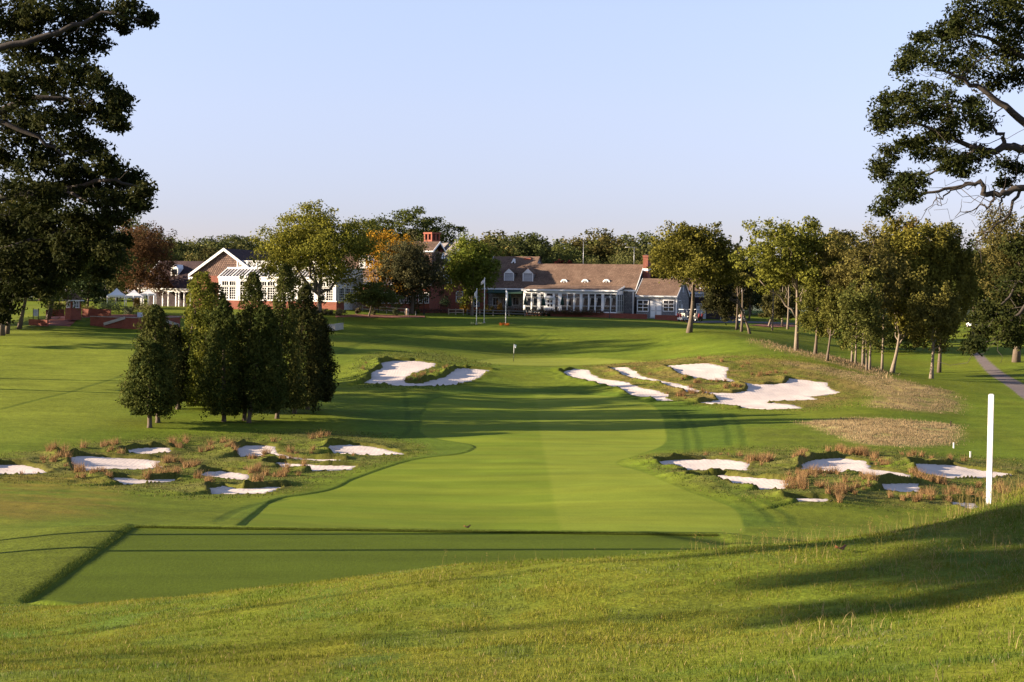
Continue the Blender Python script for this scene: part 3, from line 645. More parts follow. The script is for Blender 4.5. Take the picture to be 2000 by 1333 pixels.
def set_tree(name, base, blobs, n, leaf, c1, c2, label, cat='tree', group=None, tr=.22, lean=(0, 0), bark=BARK, sub=7, forks=6, trunk_to=None, inner=.2, subr=.38, extra_limbs=()):
    base = Vector(base); root = empty(name, base, 0, label, cat, group)
    B = np.array(blobs); cz = B[:, 2].mean(); top = Vector((B[:, 0].mean() * .5 + base.x * .5 + lean[0], B[:, 1].mean() * .5 + base.y * .5 + lean[1], trunk_to if trunk_to is not None else cz))
    mb = MB(); loc = top - base
    pts = []; rad = []
    for i in range(8):
        t_ = i / 7; p = loc * t_ + Vector((math.sin(t_ * 3.0) * .3 * tr * 2, math.cos(t_ * 4) * .2 * tr, 0)) * (1 if i else 0)
        if i == 0: p = Vector((0, 0, -.25))
        pts.append(p); rad.append(tr * (1.45 if i == 0 else 1.08 if i == 1 else 1 - .55 * t_))
    mb.tube(pts, rad, 8); mb.build('trunk', bark, root)
    order = RNG.permutation(len(B))[:forks]; lm = MB()
    for j in order:
        s = pts[4 + int(RNG.integers(0, 4))]; e = Vector(tuple(B[j, :3])) - base; branch(lm, s, e, tr * .42, tr * .1, -.06, 5, 6, .08)
    for a, b, r0 in extra_limbs: branch(lm, Vector(a) - base, Vector(b) - base, r0, r0 * .4, -.03, 6, 6, .09)
    if forks or extra_limbs: meta(lm.build('limbs', bark, root), kind='stuff')
    V_, F_, C_ = crown(blobs, int(n * 1.5), leaf * 1.10, c1, c2, sub, subr, inner)
    V_ = V_ - np.array(base); me = fastmesh('crown', V_, F_, C_); link('crown', me, FOLIAGE, root)
    return root
def gz(px, py, Y):
    p = P(px, py, Y); return H(p.x, Y)
def T_(px0, px1, pyt, pyb, tpx, Y, label, c1, c2, n=6000, leaf=.32, k=16, f=.42, tr=.25, name='broadleaf_tree', cat='tree', depth=1.0, tpy=None, cone=0.0, trunk_to_py=None, **kw):
    """tree from its outline in the photograph: crown left, right, top, bottom; trunk px; distance"""
    if Y is None: Y = float(hit([(tpx, tpy)], GZ, 100, 262)[0][1])
    cx_ = (px0 + px1) / 2; c = P(cx_, (pyt + pyb) / 2, Y); rx = (px1 - px0) / 2 / FPX * Y * 1.06; rz = (pyb - pyt) / 2 / FPX * Y * 1.0
    bx = P(tpx, tpy or 620, Y).x; base = (bx, Y, H(bx, Y) if Y < 262 else -4.2)
    bl = auto_blobs((c.x, Y, c.z), rx, rx * depth, rz, k, f, 1.0, cone)
    tt = P(tpx, trunk_to_py, Y).z if trunk_to_py else None
    return set_tree(name, base, bl, n, leaf, rgb(*c1), rgb(*c2), label, cat, tr=tr, trunk_to=tt, **kw)
G_D = ((0.038, 0.052, 0.012), (0.090, 0.098, 0.022))
G_Y = ((0.060, 0.075, 0.012), (0.130, 0.130, 0.020))
G_O = ((0.066, 0.068, 0.015), (0.140, 0.122, 0.028))
G_B = ((0.030, 0.046, 0.018), (0.055, 0.070, 0.024))

# --- cedar clump on the left, each tree its own outline (px0, px1, top, bottom, trunk px, base py)
CED = [
 (246,336,672,818,292,836,'small round-topped cedar standing alone in front at the left of the clump', 0),
 (252,352,600,812,308,826,'broad low cedar directly behind the small front cedar', 1),
 (352,432,536,800,347,798,'leafy bright-topped cedar with a rounded yellow green head', 2),
 (366,470,556,812,384,790,'cedar with a sharp tip left of the clump centre', 1),
 (395,478,590,818,437,824,'cedar with a bare reddish trunk in the middle of the clump', 0),
 (455,530,536,806,477,822,'tall cedar with a pointed double tip', 1),
 (470,560,600,812,486,826,'twin-stemmed dark cedar near the clump centre', 0),
 (510,600,520,806,541,818,'tallest cedar, its top against the conservatory', 1),
 (560,632,560,800,575,808,'dark cedar on the right shoulder of the clump', 3),
 (595,654,618,790,600,800,'shortest cedar at the right end of the clump', 3),
 (310,372,640,790,348,800,'slim dark cedar between the front cedar and the clump', 3),
]
for (a, b, t0, b0, tx, ty, lab, ck) in CED:
    hh = hit([(tx, ty)])[0]; Y = hh[1]; base = (hh[0], Y, H(hh[0], Y))
    z0 = P(tx, b0, Y).z + .35; z1 = P(tx, t0, Y).z + .15; wd = (b - a) / 2 / FPX * Y * 1.03; cxx = P((a + b) / 2, (t0 + b0) / 2, Y).x
    cc = [((0.030, 0.044, 0.010), (0.070, 0.076, 0.016)), ((0.036, 0.046, 0.011), (0.080, 0.079, 0.018)), ((0.062, 0.078, 0.010), (0.145, 0.140, 0.020)), ((0.024, 0.030, 0.009), (0.055, 0.052, 0.014))][ck]
    root = empty('cedar_tree', base, 0, lab, 'cedar', 'cedars clumped on the left lawn'); lx_ = cxx - base[0]
    V_, F_, C_ = conifer_crown((cxx, Y), z0, z1, wd * .84, 7000, .20, rgb(*cc[0]), rgb(*cc[1]), tx % 17 + ty % 13, 1.0 if ck == 2 or t0 > 665 else 0.0)
    bl = []
    for i in range(46):
        t_ = .02 + .94 * (i / 45) ** 1.05; an = i * 2.4 + RNG.normal() * .4; lr = wd * (min(1, .62 + 2.2 * t_) * (1 - t_) ** (.34 if ck == 2 or t0 > 665 else .50) + .06); rs = lr * RNG.uniform(.22, .55) + .12; of = lr * RNG.uniform(.55, 1.08)
        bl.append((cxx + math.cos(an) * of, Y + math.sin(an) * of, z0 + (z1 - z0) * t_, rs, rs, rs * RNG.uniform(.9, 1.6)))
    for i in range(5): bl.append((cxx + RNG.normal() * wd * .3, Y, z1 - .4 - .35 * i, .26 + .1 * i, .26 + .1 * i, .7))
    V2, F2, C2 = crown(bl, 6500, .19, rgb(*cc[0]), rgb(*cc[1]), 6, .55, .2); F_ = np.concatenate([F_, F2 + len(V_)]); V_ = np.concatenate([V_, V2]); C_ = np.concatenate([C_, C2])
    link('crown', fastmesh('crown', V_ - np.array(base), F_, C_), FOLIAGE, root)
    mb = MB(); hh_ = z1 - base[2]; mb.tube([(0, 0, -.25), (.02, 0, .25), (lx_ * .4, 0, hh_ * .4), (lx_, 0, hh_ * .92)], [.26, .18, .14, .03], 8); mb.build('trunk', BARK, root)

# --- garden and park trees from left to right
T_(-90,70,325,628,4,None,'dark tree at the left edge behind the oak, leftmost orange trunk',*G_O,n=7000,tr=.28,tpy=656)
T_(-20,130,340,615,13,None,'dark tree right of the leftmost one, orange lit trunk',*G_D,n=7000,tr=.24,tpy=653)
T_(20,170,380,606,37,None,'dark tree with the third orange trunk from the left edge',*G_D,n=7000,tr=.24,tpy=643)
T_(60,240,400,582,93,212,'dark tree with a shaded trunk just left of the kiosk',*G_D,n=10000,tr=.26,k=26)
T_(135,212,522,604,170,232,'low blue green bushy tree behind the kiosk',*G_B,n=3500,tr=.2,k=10)
T_(203,328,422,560,262,270,'green tree rising behind the reddish brown one',*G_D,n=8000,tr=.3,k=22)
T_(214,337,434,588,268,246,'reddish brown tree over the white tent',(0.070,0.036,0.017),(0.12,0.066,0.028),n=12000,leaf=.27,k=28,f=.38,tr=.3,forks=9,trunk_to_py=540)
EL = [(600,470),(560,500),(660,470),(690,520),(640,440),(575,450)]
Y0 = float(hit([(622, 613)], GZ, 100, 262)[0][1]); p0 = P(622, 575, Y0)
T_(508,728,398,592,622,None,'big spreading yellow green tree over the conservatory',(0.095,0.100,0.015),(0.185,0.170,0.024),n=24000,leaf=.29,k=52,f=.31,tr=.42,forks=0,trunk_to_py=560,bark=BARKPALE,tpy=613,
   extra_limbs=[((p0.x, Y0, p0.z), tuple(P(a, b, Y0)), .26) for a, b in EL])
T_(668,765,425,600,712,262,'dark bushy tree behind the yellow green one',*G_D,n=8000,tr=.3,k=22)
T_(712,892,412,530,800,285,'wide dark oak crown above the chimney',*G_D,n=14000,leaf=.36,k=24,f=.34,tr=.4)
T_(712,835,444,590,765,246,'orange autumn tree beside the grey green tree',(0.24,0.125,0.012),(0.36,0.20,0.020),n=11000,leaf=.28,tr=.25,k=28,f=.38)
T_(746,868,466,604,803,236,'large grey green tree left of the brick wing',(0.048,0.050,0.022),(0.095,0.085,0.036),n=13000,leaf=.27,k=30,f=.38,tr=.3,forks=9,trunk_to_py=560)
T_(680,782,551,606,720,None,'small spreading orchard tree beside the rail fence',(0.050,0.068,0.016),(0.105,0.115,0.028),n=6500,leaf=.22,k=18,tr=.14,forks=8,trunk_to_py=590,tpy=618)
T_(868,968,465,594,921,242,'rounded maple with bright green leaves by the flagpoles',(0.070,0.095,0.012),(0.155,0.165,0.026),n=12000,leaf=.30,k=28,f=.40,tr=.24,forks=8,trunk_to_py=570,bark=BARKPALE,sub=9)
T_(1275,1442,432,582,1346,None,'large solitary oak in front of the grey annexe',(0.065,0.064,0.012),(0.135,0.120,0.020),n=17000,leaf=.30,k=36,f=.36,tr=.33,forks=12,trunk_to_py=545,tpy=650)
T_(1255,1310,545,580,1346,216,'low dark branch of leaves reaching left from the solitary oak',*G_D,n=1200,leaf=.26,k=6,tr=.06,forks=0,trunk_to_py=600,tpy=645) if False else None
T_(1376,1482,474,642,1440,226,'dark shady tree right of the solitary oak',(0.030,0.034,0.012),(0.075,0.060,0.022),n=9000,leaf=.3,k=22,f=.36,tr=.2,tpy=650)
T_(1372,1440,520,625,1465,212,'dark low-hanging tree with a slender pale trunk',(0.028,0.032,0.012),(0.055,0.050,0.018),n=4000,leaf=.28,k=12,tr=.17,tpy=664)
for q, (a, b, t0) in enumerate(((1434,1456,462),(1450,1480,466))):
    cc_ = P((a + b) / 2, 530, 262); z1 = P(a, t0, 262).z; bl = [(cc_.x + RNG.normal() * .2, 262, z1 - .5 - i * 1.25, .35 + i * .18, .35 + i * .18, .9) for i in range(9)]
    set_tree('spruce_tree', (cc_.x, 262, -4), bl, 3000, .26, rgb(0.02, 0.03, 0.014), rgb(0.04, 0.05, 0.02), ('left' if q == 0 else 'right') + ' of two dark spruce tips above the shady tree', 'spruce', 'pair of dark spruces', tr=.15, forks=0)
q0 = P(1555, 620, 184)
T_(1452,1645,426,585,1555,None,'tall open oak with a long bare limb to the left',(0.074,0.083,0.014),(0.160,0.156,0.024),n=13000,leaf=.29,k=28,f=.33,tr=.22,forks=8,trunk_to_py=520,tpy=686,bark=BARKPALE,
   extra_limbs=[((q0.x, 184, q0.z), tuple(P(1483, 547, 183)), .14), ((q0.x, 184, q0.z + 1.5), tuple(P(1575, 545, 184)), .1)])
T_(1552,1640,520,682,1592,178,'dense cedar in front of the grove, left side',(0.060,0.067,0.014),(0.115,0.112,0.022),n=7000,leaf=.22,k=22,f=.36,tr=.18,tpy=694,cone=.45,trunk_to_py=600,name='cedar_tree',cat='cedar')
T_(1598,1668,545,684,1615,172,'slim cedar right of the dense cedar in the grove',(0.060,0.067,0.014),(0.122,0.112,0.022),n=5000,leaf=.22,k=18,f=.36,tr=.14,tpy=700,cone=.4,trunk_to_py=620,name='cedar_tree',cat='cedar')
T_(1605,1765,432,660,1685,176,'pale twiggy tree in the middle of the grove',(0.084,0.073,0.020),(0.154,0.132,0.035),n=11000,leaf=.26,k=30,f=.30,tr=.17,forks=14,tpy=725,bark=BARKPALE,trunk_to_py=500)
T_(1636,1735,545,706,1693,168,'leafy low tree at the front edge of the grove',(0.060,0.071,0.016),(0.122,0.119,0.028),n=6000,leaf=.23,k=20,f=.36,tr=.12,tpy=722,trunk_to_py=640)
u0 = P(1742, 725, 160)
T_(1695,1855,420,695,1742,None,'broad grove oak with a forked trunk',(0.079,0.078,0.015),(0.166,0.145,0.024),n=17000,leaf=.29,k=34,f=.30,tr=.24,forks=10,tpy=728,trunk_to_py=640,bark=BARKPALE)
T_(1775,1908,414,670,1834,None,'wide dark oak on the right side of the grove',(0.070,0.071,0.015),(0.154,0.132,0.024),n=15000,leaf=.30,k=30,f=.32,tr=.2,tpy=728)
T_(1768,1882,540,705,1819,170,'drooping tree with a lit pale trunk at the right of the grove',(0.066,0.063,0.016),(0.134,0.119,0.026),n=7000,leaf=.25,k=22,f=.35,tr=.2,tpy=730,trunk_to_py=640,bark=BARKPALE)
T_(1740,1800,415,520,1770,230,'orange tinged tree top behind the grove',(0.09,0.065,0.015),(0.16,0.10,0.02),n=3000,k=12,tr=.2)
T_(1560,1660,440,560,1620,235,'pale tree behind the left side of the grove',*G_O,n=5000,tr=.25)
T_(1905,2080,392,640,1985,196,'large tree at the right edge behind the near oak',(0.065,0.060,0.018),(0.12,0.10,0.028),n=12000,leaf=.31,k=28,f=.34,tr=.4,tpy=690)
T_(1660,1800,600,690,1723,210,'shady understorey tree behind the grove trunks',*G_D,n=5000,tr=.12,k=14,tpy=705) 
T_(1840,1960,480,640,1900,232,'dark tree behind the cart path',*G_D,n=6000,tr=.25)
T_(1480,1560,560,640,1501,240,'low tree with a leaning pale fork beside the drive',(0.040,0.042,0.014),(0.08,0.07,0.02),n=3500,k=12,tr=.14,tpy=634,bark=BARKPALE)
# thin trunks of the grove whose crowns merge overhead
for tx, Y, tr, lab in ((1438,222,.12,'thin bare dark sapling below the shady tree'), (1448,218,.16,'slender dark trunk left of the pale one'), (1665,178,.12,'thin straight trunk in the grove behind the cedars'), (1672,176,.1,'thinner trunk beside the straight one'),
                       (1700,170,.12,'pale thin trunk near the grove front'), (1724,182,.13,'short shaded trunk left of the fork'), (1538,236,.15,'straight trunk by the drive'), (1508,228,.12,'slim pale trunk by the drive'), (1527,244,.13,'pale trunk deeper by the drive')):
    p = P(tx, 650, Y); z = H(p.x, Y); top = P(tx, 560, Y).z
    set_tree('slender_tree', (p.x, Y, z), auto_blobs((p.x, Y, top + 1), 1.6, 1.6, 1.8, 7), 1300, .26, rgb(*G_O[0]), rgb(*G_O[1]), lab, 'tree', 'slender trees of the grove', tr=tr, forks=3, bark=BARKPALE if tx > 1500 else BARK)

# --- forest behind the buildings: individual trees, sharing a few crowns
protos = []
for (c1, c2) in (((0.046, 0.060, 0.017), (0.105, 0.110, 0.028)), ((0.038, 0.050, 0.016), (0.085, 0.090, 0.026)), ((0.065, 0.075, 0.024), (0.135, 0.130, 0.040)), ((0.055, 0.056, 0.017), (0.125, 0.100, 0.030))):
    V_, F_, C_ = crown(auto_blobs((0, 0, 8.2), 5.0, 5.0, 6.6, 24, .44), 11000, .40, rgb(*c1), rgb(*c2))
    me = fastmesh('crown', V_, F_, C_); me.materials.append(FOLIAGE)
    tb = MB(); tb.tube([(0, 0, -1), (.1, 0, 3), (0, .1, 6), (.1, 0, 10)], [.4, .32, .26, .12], 7)
    to = tb.build('trunk', BARK); tm = to.data; bpy.data.objects.remove(to); protos.append((me, tm))
def forest(px, pyt, Y, kind, sc=1.0, label=None, group='trees of the wood behind the clubhouse'):
    if label is None: label = ('dark green', 'deep green', 'pale olive', 'brownish green')[kind] + ' tree in the ' + ('back' if Y > 305 else 'front') + ' row of the wood, ' + ('left of the gabled house' if px < 330 else 'behind the gabled house and conservatory' if px < 600 else 'behind the brick wing' if px < 930 else 'above the long clubhouse roof' if px < 1230 else 'behind the solitary oak' if px < 1500 else 'behind the grove')
    top = P(px, pyt, Y); zb = -4.5; s = (top.z - zb) / 15.2; r = empty('forest_tree', (top.x, Y, zb), RNG.random() * 6.28, label, 'tree', group)
    r.scale = (s * sc * 1.0, s * sc * 1.0, s)
    for nm, me in (('trunk', protos[kind][1]), ('crown', protos[kind][0])):
        c = bpy.data.objects.new(nm, me); COL.objects.link(c); c.parent = r
for (a, b, n, tops) in ((325,520,9,[468,458,460,455,463,470,462,457,466]), (940,1215,12,[468,452,446,448,462,470,464,470,480,465,458,462]), (1195,1300,5,[478,466,458,462,470])):
    for i in range(n):
        forest(a + (b - a) * i / (n - 1) + RNG.normal() * 4, tops[i] + RNG.normal() * 6 - 4, 315 + RNG.uniform(-12, 14), int(RNG.integers(0, 4)), RNG.uniform(1.1, 1.6))
for (a, b, n, t0) in ((322,520,8,490), (945,1210,9,492), (600,950,8,488), (1280,1660,9,490), (-150,330,12,470), (1640,2200,14,462)):
    for i in range(n): forest(a + (b - a) * (i + .5) / n + RNG.normal() * 5, t0 + RNG.normal() * 13 + 4, 295 + RNG.uniform(-8, 8), int(RNG.integers(0, 4)), RNG.uniform(.95, 1.5))
forest(1255, 460, 300, 2, 1.2, 'pale olive tree behind the tall brick chimney', None)
forest(1150, 492, 284, 2, .9, 'pale low tree just above the long roof', None)
forest(1215, 488, 284, 2, .8, 'smaller pale tree just above the long roof near the chimney', None)
T_(1075,1132,503,560,1105,283,'dark red shrub tree above the long roof',(0.05,0.014,0.012),(0.09,0.025,0.018),n=2500,k=10,tr=.15)

# ------------------------------------------------------------------ the two near oaks that frame the view
def near_oak(name, label, base, discs, limbs, rest, Y, c1, c2, tr, leaf=.105, dens=50):
    """discs: foliage masses read off the photograph (px, py, r px, depth offset). Each gets leaf sprays on twigs."""
    root = empty(name, base, 0, label, 'oak'); b0 = np.array(base)
    cen = []; nr_ = []; cc = []; tw = MB()
    for (px, py, r) in discs:
        yy = Y + RNG.uniform(-1.8, 1.8); c = np.array(P(px, py, yy)); R_ = r / FPX * yy
        k = int(max(6, dens * R_ * R_ + 9)); dd = RNG.normal(size=(k, 3)); dd /= np.linalg.norm(dd, axis=1)[:, None]
        sc = c + dd * (RNG.random(k) ** .5)[:, None] * R_ * np.array([1, 1.3, .9])
        per_k = int(48)
        idx = np.repeat(np.arange(k), per_k); d2 = RNG.normal(size=(len(idx), 3)); d2 /= np.linalg.norm(d2, axis=1)[:, None]
        sr = RNG.uniform(.13, .30, k)[idx][:, None]
        p = sc[idx] + d2 * (RNG.random(len(idx)) ** .4)[:, None] * sr * np.array([1.25, 1.25, .75])
        cen.append(p); nr_.append(d2 * .4 + np.array([0, 0, .5])); t_ = np.clip(RNG.random(k)[idx] * .6 + RNG.random(len(idx)) * .4, 0, 1)[:, None]
        cc.append(c1 * (1 - t_) + c2 * t_)
        for q in range(min(k, 7)):
            branch(tw, c - b0 + np.array([0, 0, -.1]) , sc[q] - b0, .012, .005, -.04, 3, 4, .12)
    cen = np.concatenate(cen); nr_ = np.concatenate(nr_); cc = np.concatenate(cc)
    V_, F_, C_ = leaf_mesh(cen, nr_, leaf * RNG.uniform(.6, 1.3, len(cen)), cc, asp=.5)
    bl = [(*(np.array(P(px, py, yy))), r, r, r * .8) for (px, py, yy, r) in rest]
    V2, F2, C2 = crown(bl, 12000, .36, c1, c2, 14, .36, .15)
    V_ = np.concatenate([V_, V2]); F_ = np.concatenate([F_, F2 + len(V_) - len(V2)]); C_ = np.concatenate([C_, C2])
    link('crown', fastmesh('crown', V_ - b0, F_, C_), FOLIAGE, root); BK = mat('shaded_bark', (0.045, 0.036, 0.030), 0.95, 0.5, 5, bump=0.8)  # bark darkened: shade on the near oaks is put into the colour
    lm = MB(); top = Vector(tuple(P(*limbs[0][0], Y))) - Vector(base) if False else None
    tk = MB(); tp = [Vector((0, 0, -.4)), Vector((.02, 0, .8)), Vector((.1, .1, 3)), Vector((-.1, 0, 6)), Vector((0, .1, 9.5)), Vector((.2, 0, 13)), Vector((0, 0, 16.5))]
    tk.tube(tp, [tr * 1.5, tr * 1.08, tr, tr * .9, tr * .7, tr * .4, tr * .12], 12); tk.build('trunk', BK, root)
    for pts, r0 in limbs:
        mb = MB(); w_ = [Vector(tuple(P(a, b, Y + o))) - Vector(base) for (a, b, o) in pts]
        if abs(pts[0][0] - 1000) > 1200: w_.insert(0, Vector((w_[0].x * .35, w_[0].y * .35, w_[0].z - .5))); w_.insert(0, Vector((0, 0, w_[0].z - .6)))   # out of the trunk
        # smooth subdivision of the limb line
        fine = []
        for i in range(len(w_) - 1):
            for q in range(4): fine.append(w_[i].lerp(w_[i + 1], q / 4) + Vector(tuple(RNG.normal(size=3))) * .025)
        fine.append(w_[-1]); n = len(fine); mb.tube(fine, [r0 * (1 - .82 * i / (n - 1)) for i in range(n)], 7)
        mb.build('limb', BK, root)
        # side twigs
        for i in range(3, n, 2):
            e = fine[i] + Vector((RNG.normal() * .35 - .15, RNG.normal() * .4, RNG.normal() * .25 - .12)) * 1.3
            branch(tw, fine[i], e, max(.008, r0 * .22 * (1 - i / n)), .004, -.08, 4, 4, .16)
    meta(tw.build('twigs', BK, root), kind='stuff')
    return root
LX = -20.5; 
LD = [(20,30,60),(90,20,60),(150,20,50),(60,90,60),(130,90,45),(190,75,26),(190,30,24),(245,20,24),(283,40,20),(240,48,16),(20,170,60),(90,160,50),(150,150,40),(205,165,30),(228,190,20),
 (40,240,55),(110,230,45),(165,215,35),(212,225,32),(232,205,20),(228,242,14),(20,310,60),(90,300,45),(150,275,34),(183,292,26),(140,330,40),(205,325,26),
 (60,370,60),(130,375,40),(180,360,35),(225,350,28),(262,350,26),(280,377,18),(240,385,30),(270,405,20),(200,400,30),(20,440,60),(90,440,50),(150,430,35),(228,425,18),(190,440,25),
 (20,520,60),(80,500,50),(140,490,40),(190,480,32),(215,500,22),(200,530,16),(236,472,15),(20,570,45),(88,548,34),(140,530,18),(0,610,22)]
LL = [([(-330,420,0),(-150,330,0),(-20,230,0),(60,190,0),(130,195,0),(200,215,0)], .19), ([(-330,500,0),(-120,420,1),(30,380,1),(120,370,1),(210,350,0),(270,365,0)], .16),
      ([(-330,250,0),(-150,140,-1),(20,90,-1),(120,60,-1),(200,25,-1),(275,40,-1)], .15), ([(-330,560,0),(-100,520,0),(60,470,0),(150,450,0),(220,470,0)], .13), ([(-330,620,0),(-60,600,1),(60,560,1),(140,530,1)], .1), ([(-20,230,0),(60,260,0),(120,300,0),(180,290,0)], .07), ([(120,370,1),(170,395,0),(240,400,0)], .05)]
LR = [(-120,60,44,1.8),(-300,-120,44,2.6),(-150,-200,43,2.0),(-500,60,45,2.6),(-420,-380,44,2.6),(-250,-600,44,2.4),(-550,-550,45,2.4),(-100,-380,44,1.6),(-200,300,46,2.0),(-450,320,45,2.2),(-120,420,42,1.4),(-620,-150,44,2.2),(-380,480,44,1.6),(-400,-800,44,1.8),(-330,150,46,2.6),(-680,250,44,1.8),(30,-130,44,1.3),(150,-90,44,1.0)]
near_oak('oak_tree', 'large dark oak leaning in at the left edge of the photo', (LX, 47, H(LX, 47)), LD, LL, LR, 38, rgb(0.012, 0.019, 0.006), rgb(0.036, 0.036, 0.009), .42, leaf=.12, dens=66)  # leaf colours darkened to carry the shaded side of the crown
RD = [(1900,20,40),(1950,20,55),(1990,40,50),(1875,48,30),(1842,64,30),(1802,76,18),(1900,90,46),(1960,100,50),(1780,108,22),(1830,115,36),(1880,140,32),(1768,130,15),(1940,160,28),(1990,150,28),
 (1730,195,20),(1770,190,32),(1810,195,32),(1850,200,26),(1722,228,16),(1760,235,22),(1728,248,11),(1800,225,26),(1900,200,14),(1860,240,28),(1900,230,28),(1925,245,20),(1850,265,16),(1830,260,16),
 (1770,280,20),(1738,300,18),(1722,325,13),(1800,275,16),(1800,300,16),(1840,300,16),(1870,310,22),(1910,310,24),(1880,335,15),(1850,325,12),(1725,340,10),(1750,370,18),(1738,395,17),(1722,412,10),(1790,355,18),(1780,385,12),(1765,350,10),(1965,320,14),(1985,330,10),(1960,360,9),
 (1990,480,26),(1990,540,38),(1962,570,28),(1990,610,40),(1950,620,30),(1925,602,16),(1960,652,28),(1922,650,22),(1902,676,15),(1985,665,18),(1910,625,14)]
RL = [([(2230,330,0),(2090,300,0),(2000,292,0),(1965,286,0),(1940,296,0),(1905,288,0),(1870,275,0),(1820,250,0),(1770,240,0)], .15), ([(1965,286,0),(1958,262,0),(1930,248,0),(1900,225,0)], .06),
      ([(2230,400,0),(2080,380,0),(2000,366,0),(1960,378,0),(1920,380,0),(1916,354,0),(1880,362,0),(1820,376,0),(1770,395,0)], .12), ([(2080,300,0),(2000,240,0),(1950,200,0),(1905,168,0),(1870,150,0),(1800,120,0)], .11),
      ([(2100,180,0),(2000,110,0),(1940,80,0),(1880,60,0)], .1), ([(1940,380,0),(1938,402,0),(1905,405,0),(1865,425,0)], .035), ([(1992,372,0),(1968,420,0),(1940,445,0),(1915,470,0),(1900,480,0)], .04), ([(1918,356,0),(1860,372,0),(1830,390,0),(1805,412,0)], .03),
      ([(1965,378,0),(1952,402,0),(1955,425,0),(1930,445,0)], .03), ([(1905,288,0),(1880,315,0),(1840,330,0),(1790,345,0),(1755,370,0)], .05), ([(2230,520,0),(2080,500,0),(2000,530,0),(1960,590,0),(1930,640,0)], .09), ([(2050,515,0),(2000,600,0),(1960,650,0),(1910,675,0)], .06)]
RR = [(2160,100,37,1.9),(2100,-60,36,1.8),(2300,-150,36,2.4),(2250,200,38,1.9),(2420,60,37,2.4),(2180,-300,36,2.0),(2400,-380,36,2.2),(2000,-80,36,1.2),(2130,480,37,1.1),(2350,420,38,1.8),(2520,200,37,2),(2130,620,37,1.0)]
RX = P(2290, 600, 36).x
near_oak('oak_tree', 'near oak reaching in from the right edge with bare hanging twigs', (RX, 36, H(RX, 36)), RD, RL, RR, 36, rgb(0.013, 0.021, 0.006), rgb(0.040, 0.042, 0.010), .36, leaf=.092, dens=62)  # leaves near black: shade on this oak is in the colours

# ------------------------------------------------------------------ buildings
class Frame:
    """local frame of a building: origin on the ground seen at (px, py), x along the front, y away, turned by alpha degrees"""
    def __init__(s, name, px, py, Y, alpha, label, cat, group=None):
        s.o = P(px, py, Y); s.Y = Y; s.a = math.radians(alpha); s.c = math.cos(s.a); s.s = math.sin(s.a)
        s.root = empty(name, s.o, -s.a, label, cat, group) if name else None
    def lx(s, px, y=0, py=600):
        u = float(dirs(px, py)[0]); return (u * (s.o.y + y * s.c) - s.o.x - y * s.s) / (s.c + u * s.s)
    def lz(s, px, py, y=0):
        x = s.lx(px, y, py); Yw = s.o.y - x * s.s + y * s.c; return float(dirs(px, py)[2]) * Yw - s.o.z
def pt(root): return root
def gable_roof(root, x0, x1, yf, yr, yb, ze, zr, th=.18, m=None, ox=.3, name='roof', trim=None, ends=None):
    """roof along x: eave yf, ridge yr, back eave yb"""
    mb = MB(); zb = ze
    mb.prism([(yf, ze), (yr, zr), (yb, zb), (yb, zb + th), (yr, zr + th), (yf, ze + th)], 'x', x0 - ox, x1 + ox)
    r = mb.build(name, m or ROOF, root)
    if trim:
        t = MB()
        for xx in ends or (x0 - ox - .06, x1 + ox + .0):
            t.prism([(yf - .03, ze - .16), (yr, zr - .16), (yb, zb - .16), (yb, zb + th + .03), (yr, zr + th + .03), (yf - .03, ze + th + .03)], 'x', xx, xx + .06)
        t.box(x0 - ox, x1 + ox, yf - .07, yf - .02, ze - .12, ze + th * .8)
        t.build('roof_trim', trim, r)
    return r
def walls(root, x0, x1, y0, y1, z0, z1, m, zr=None, yr=None, name='wall'):
    mb = MB()
    if zr: mb.prism([(y0, z0), (y1, z0), (y1, z1), (yr, zr), (y0, z1)], 'x', x0, x1)
    else: mb.box(x0, x1, y0, y1, z0, z1)
    return mb.build(name, m, root)
def window(root, x0, x1, z0, z1, y, cols=2, rows=3, fr=.09, bar=.045, m=None, name='window', side=False, curtain=False, thick=.10):
    """glass set back in a white frame with glazing bars; side=True puts it on a wall facing +x (then x0,x1 are y values and y is x)"""
    def bx(mb, a0, a1, d0, d1, c0, c1):
        if side: mb.box(y - d1, y - d0, a0, a1, c0, c1)
        else: mb.box(a0, a1, y + d0, y + d1, c0, c1)
    g = MB(); bx(g, x0 + .01, x1 - .01, -.025, .05, z0 + .01, z1 - .01); w_ = g.build(name, GLASS, root)
    f = MB()
    bx(f, x0 - fr, x0, -thick, .02, z0 - fr, z1 + fr); bx(f, x1, x1 + fr, -thick, .02, z0 - fr, z1 + fr)
    bx(f, x0, x1, -thick, .02, z1, z1 + fr); bx(f, x0, x1, -thick - .03, .02, z0 - fr, z0)
    for i in range(1, cols): xx = x0 + (x1 - x0) * i / cols; bx(f, xx - bar / 2, xx + bar / 2, -.06, -.03, z0, z1)
    for j in range(1, rows): zz = z0 + (z1 - z0) * j / rows; bx(f, x0, x1, -.065, -.028, zz - bar / 2, zz + bar / 2)
    f.build('frame', m or WHITE, w_)
    if curtain:
        c = MB(); q = (x1 - x0) * .22
        for k in range(4):
            t_ = k / 4; bx(c, x0 + .02, x0 + .02 + q * (1.3 - t_), -.032, -.027, z1 - (z1 - z0) * (t_ + .25), z1 - (z1 - z0) * t_)
        c.build('curtain', CURTAIN, w_)
    return w_

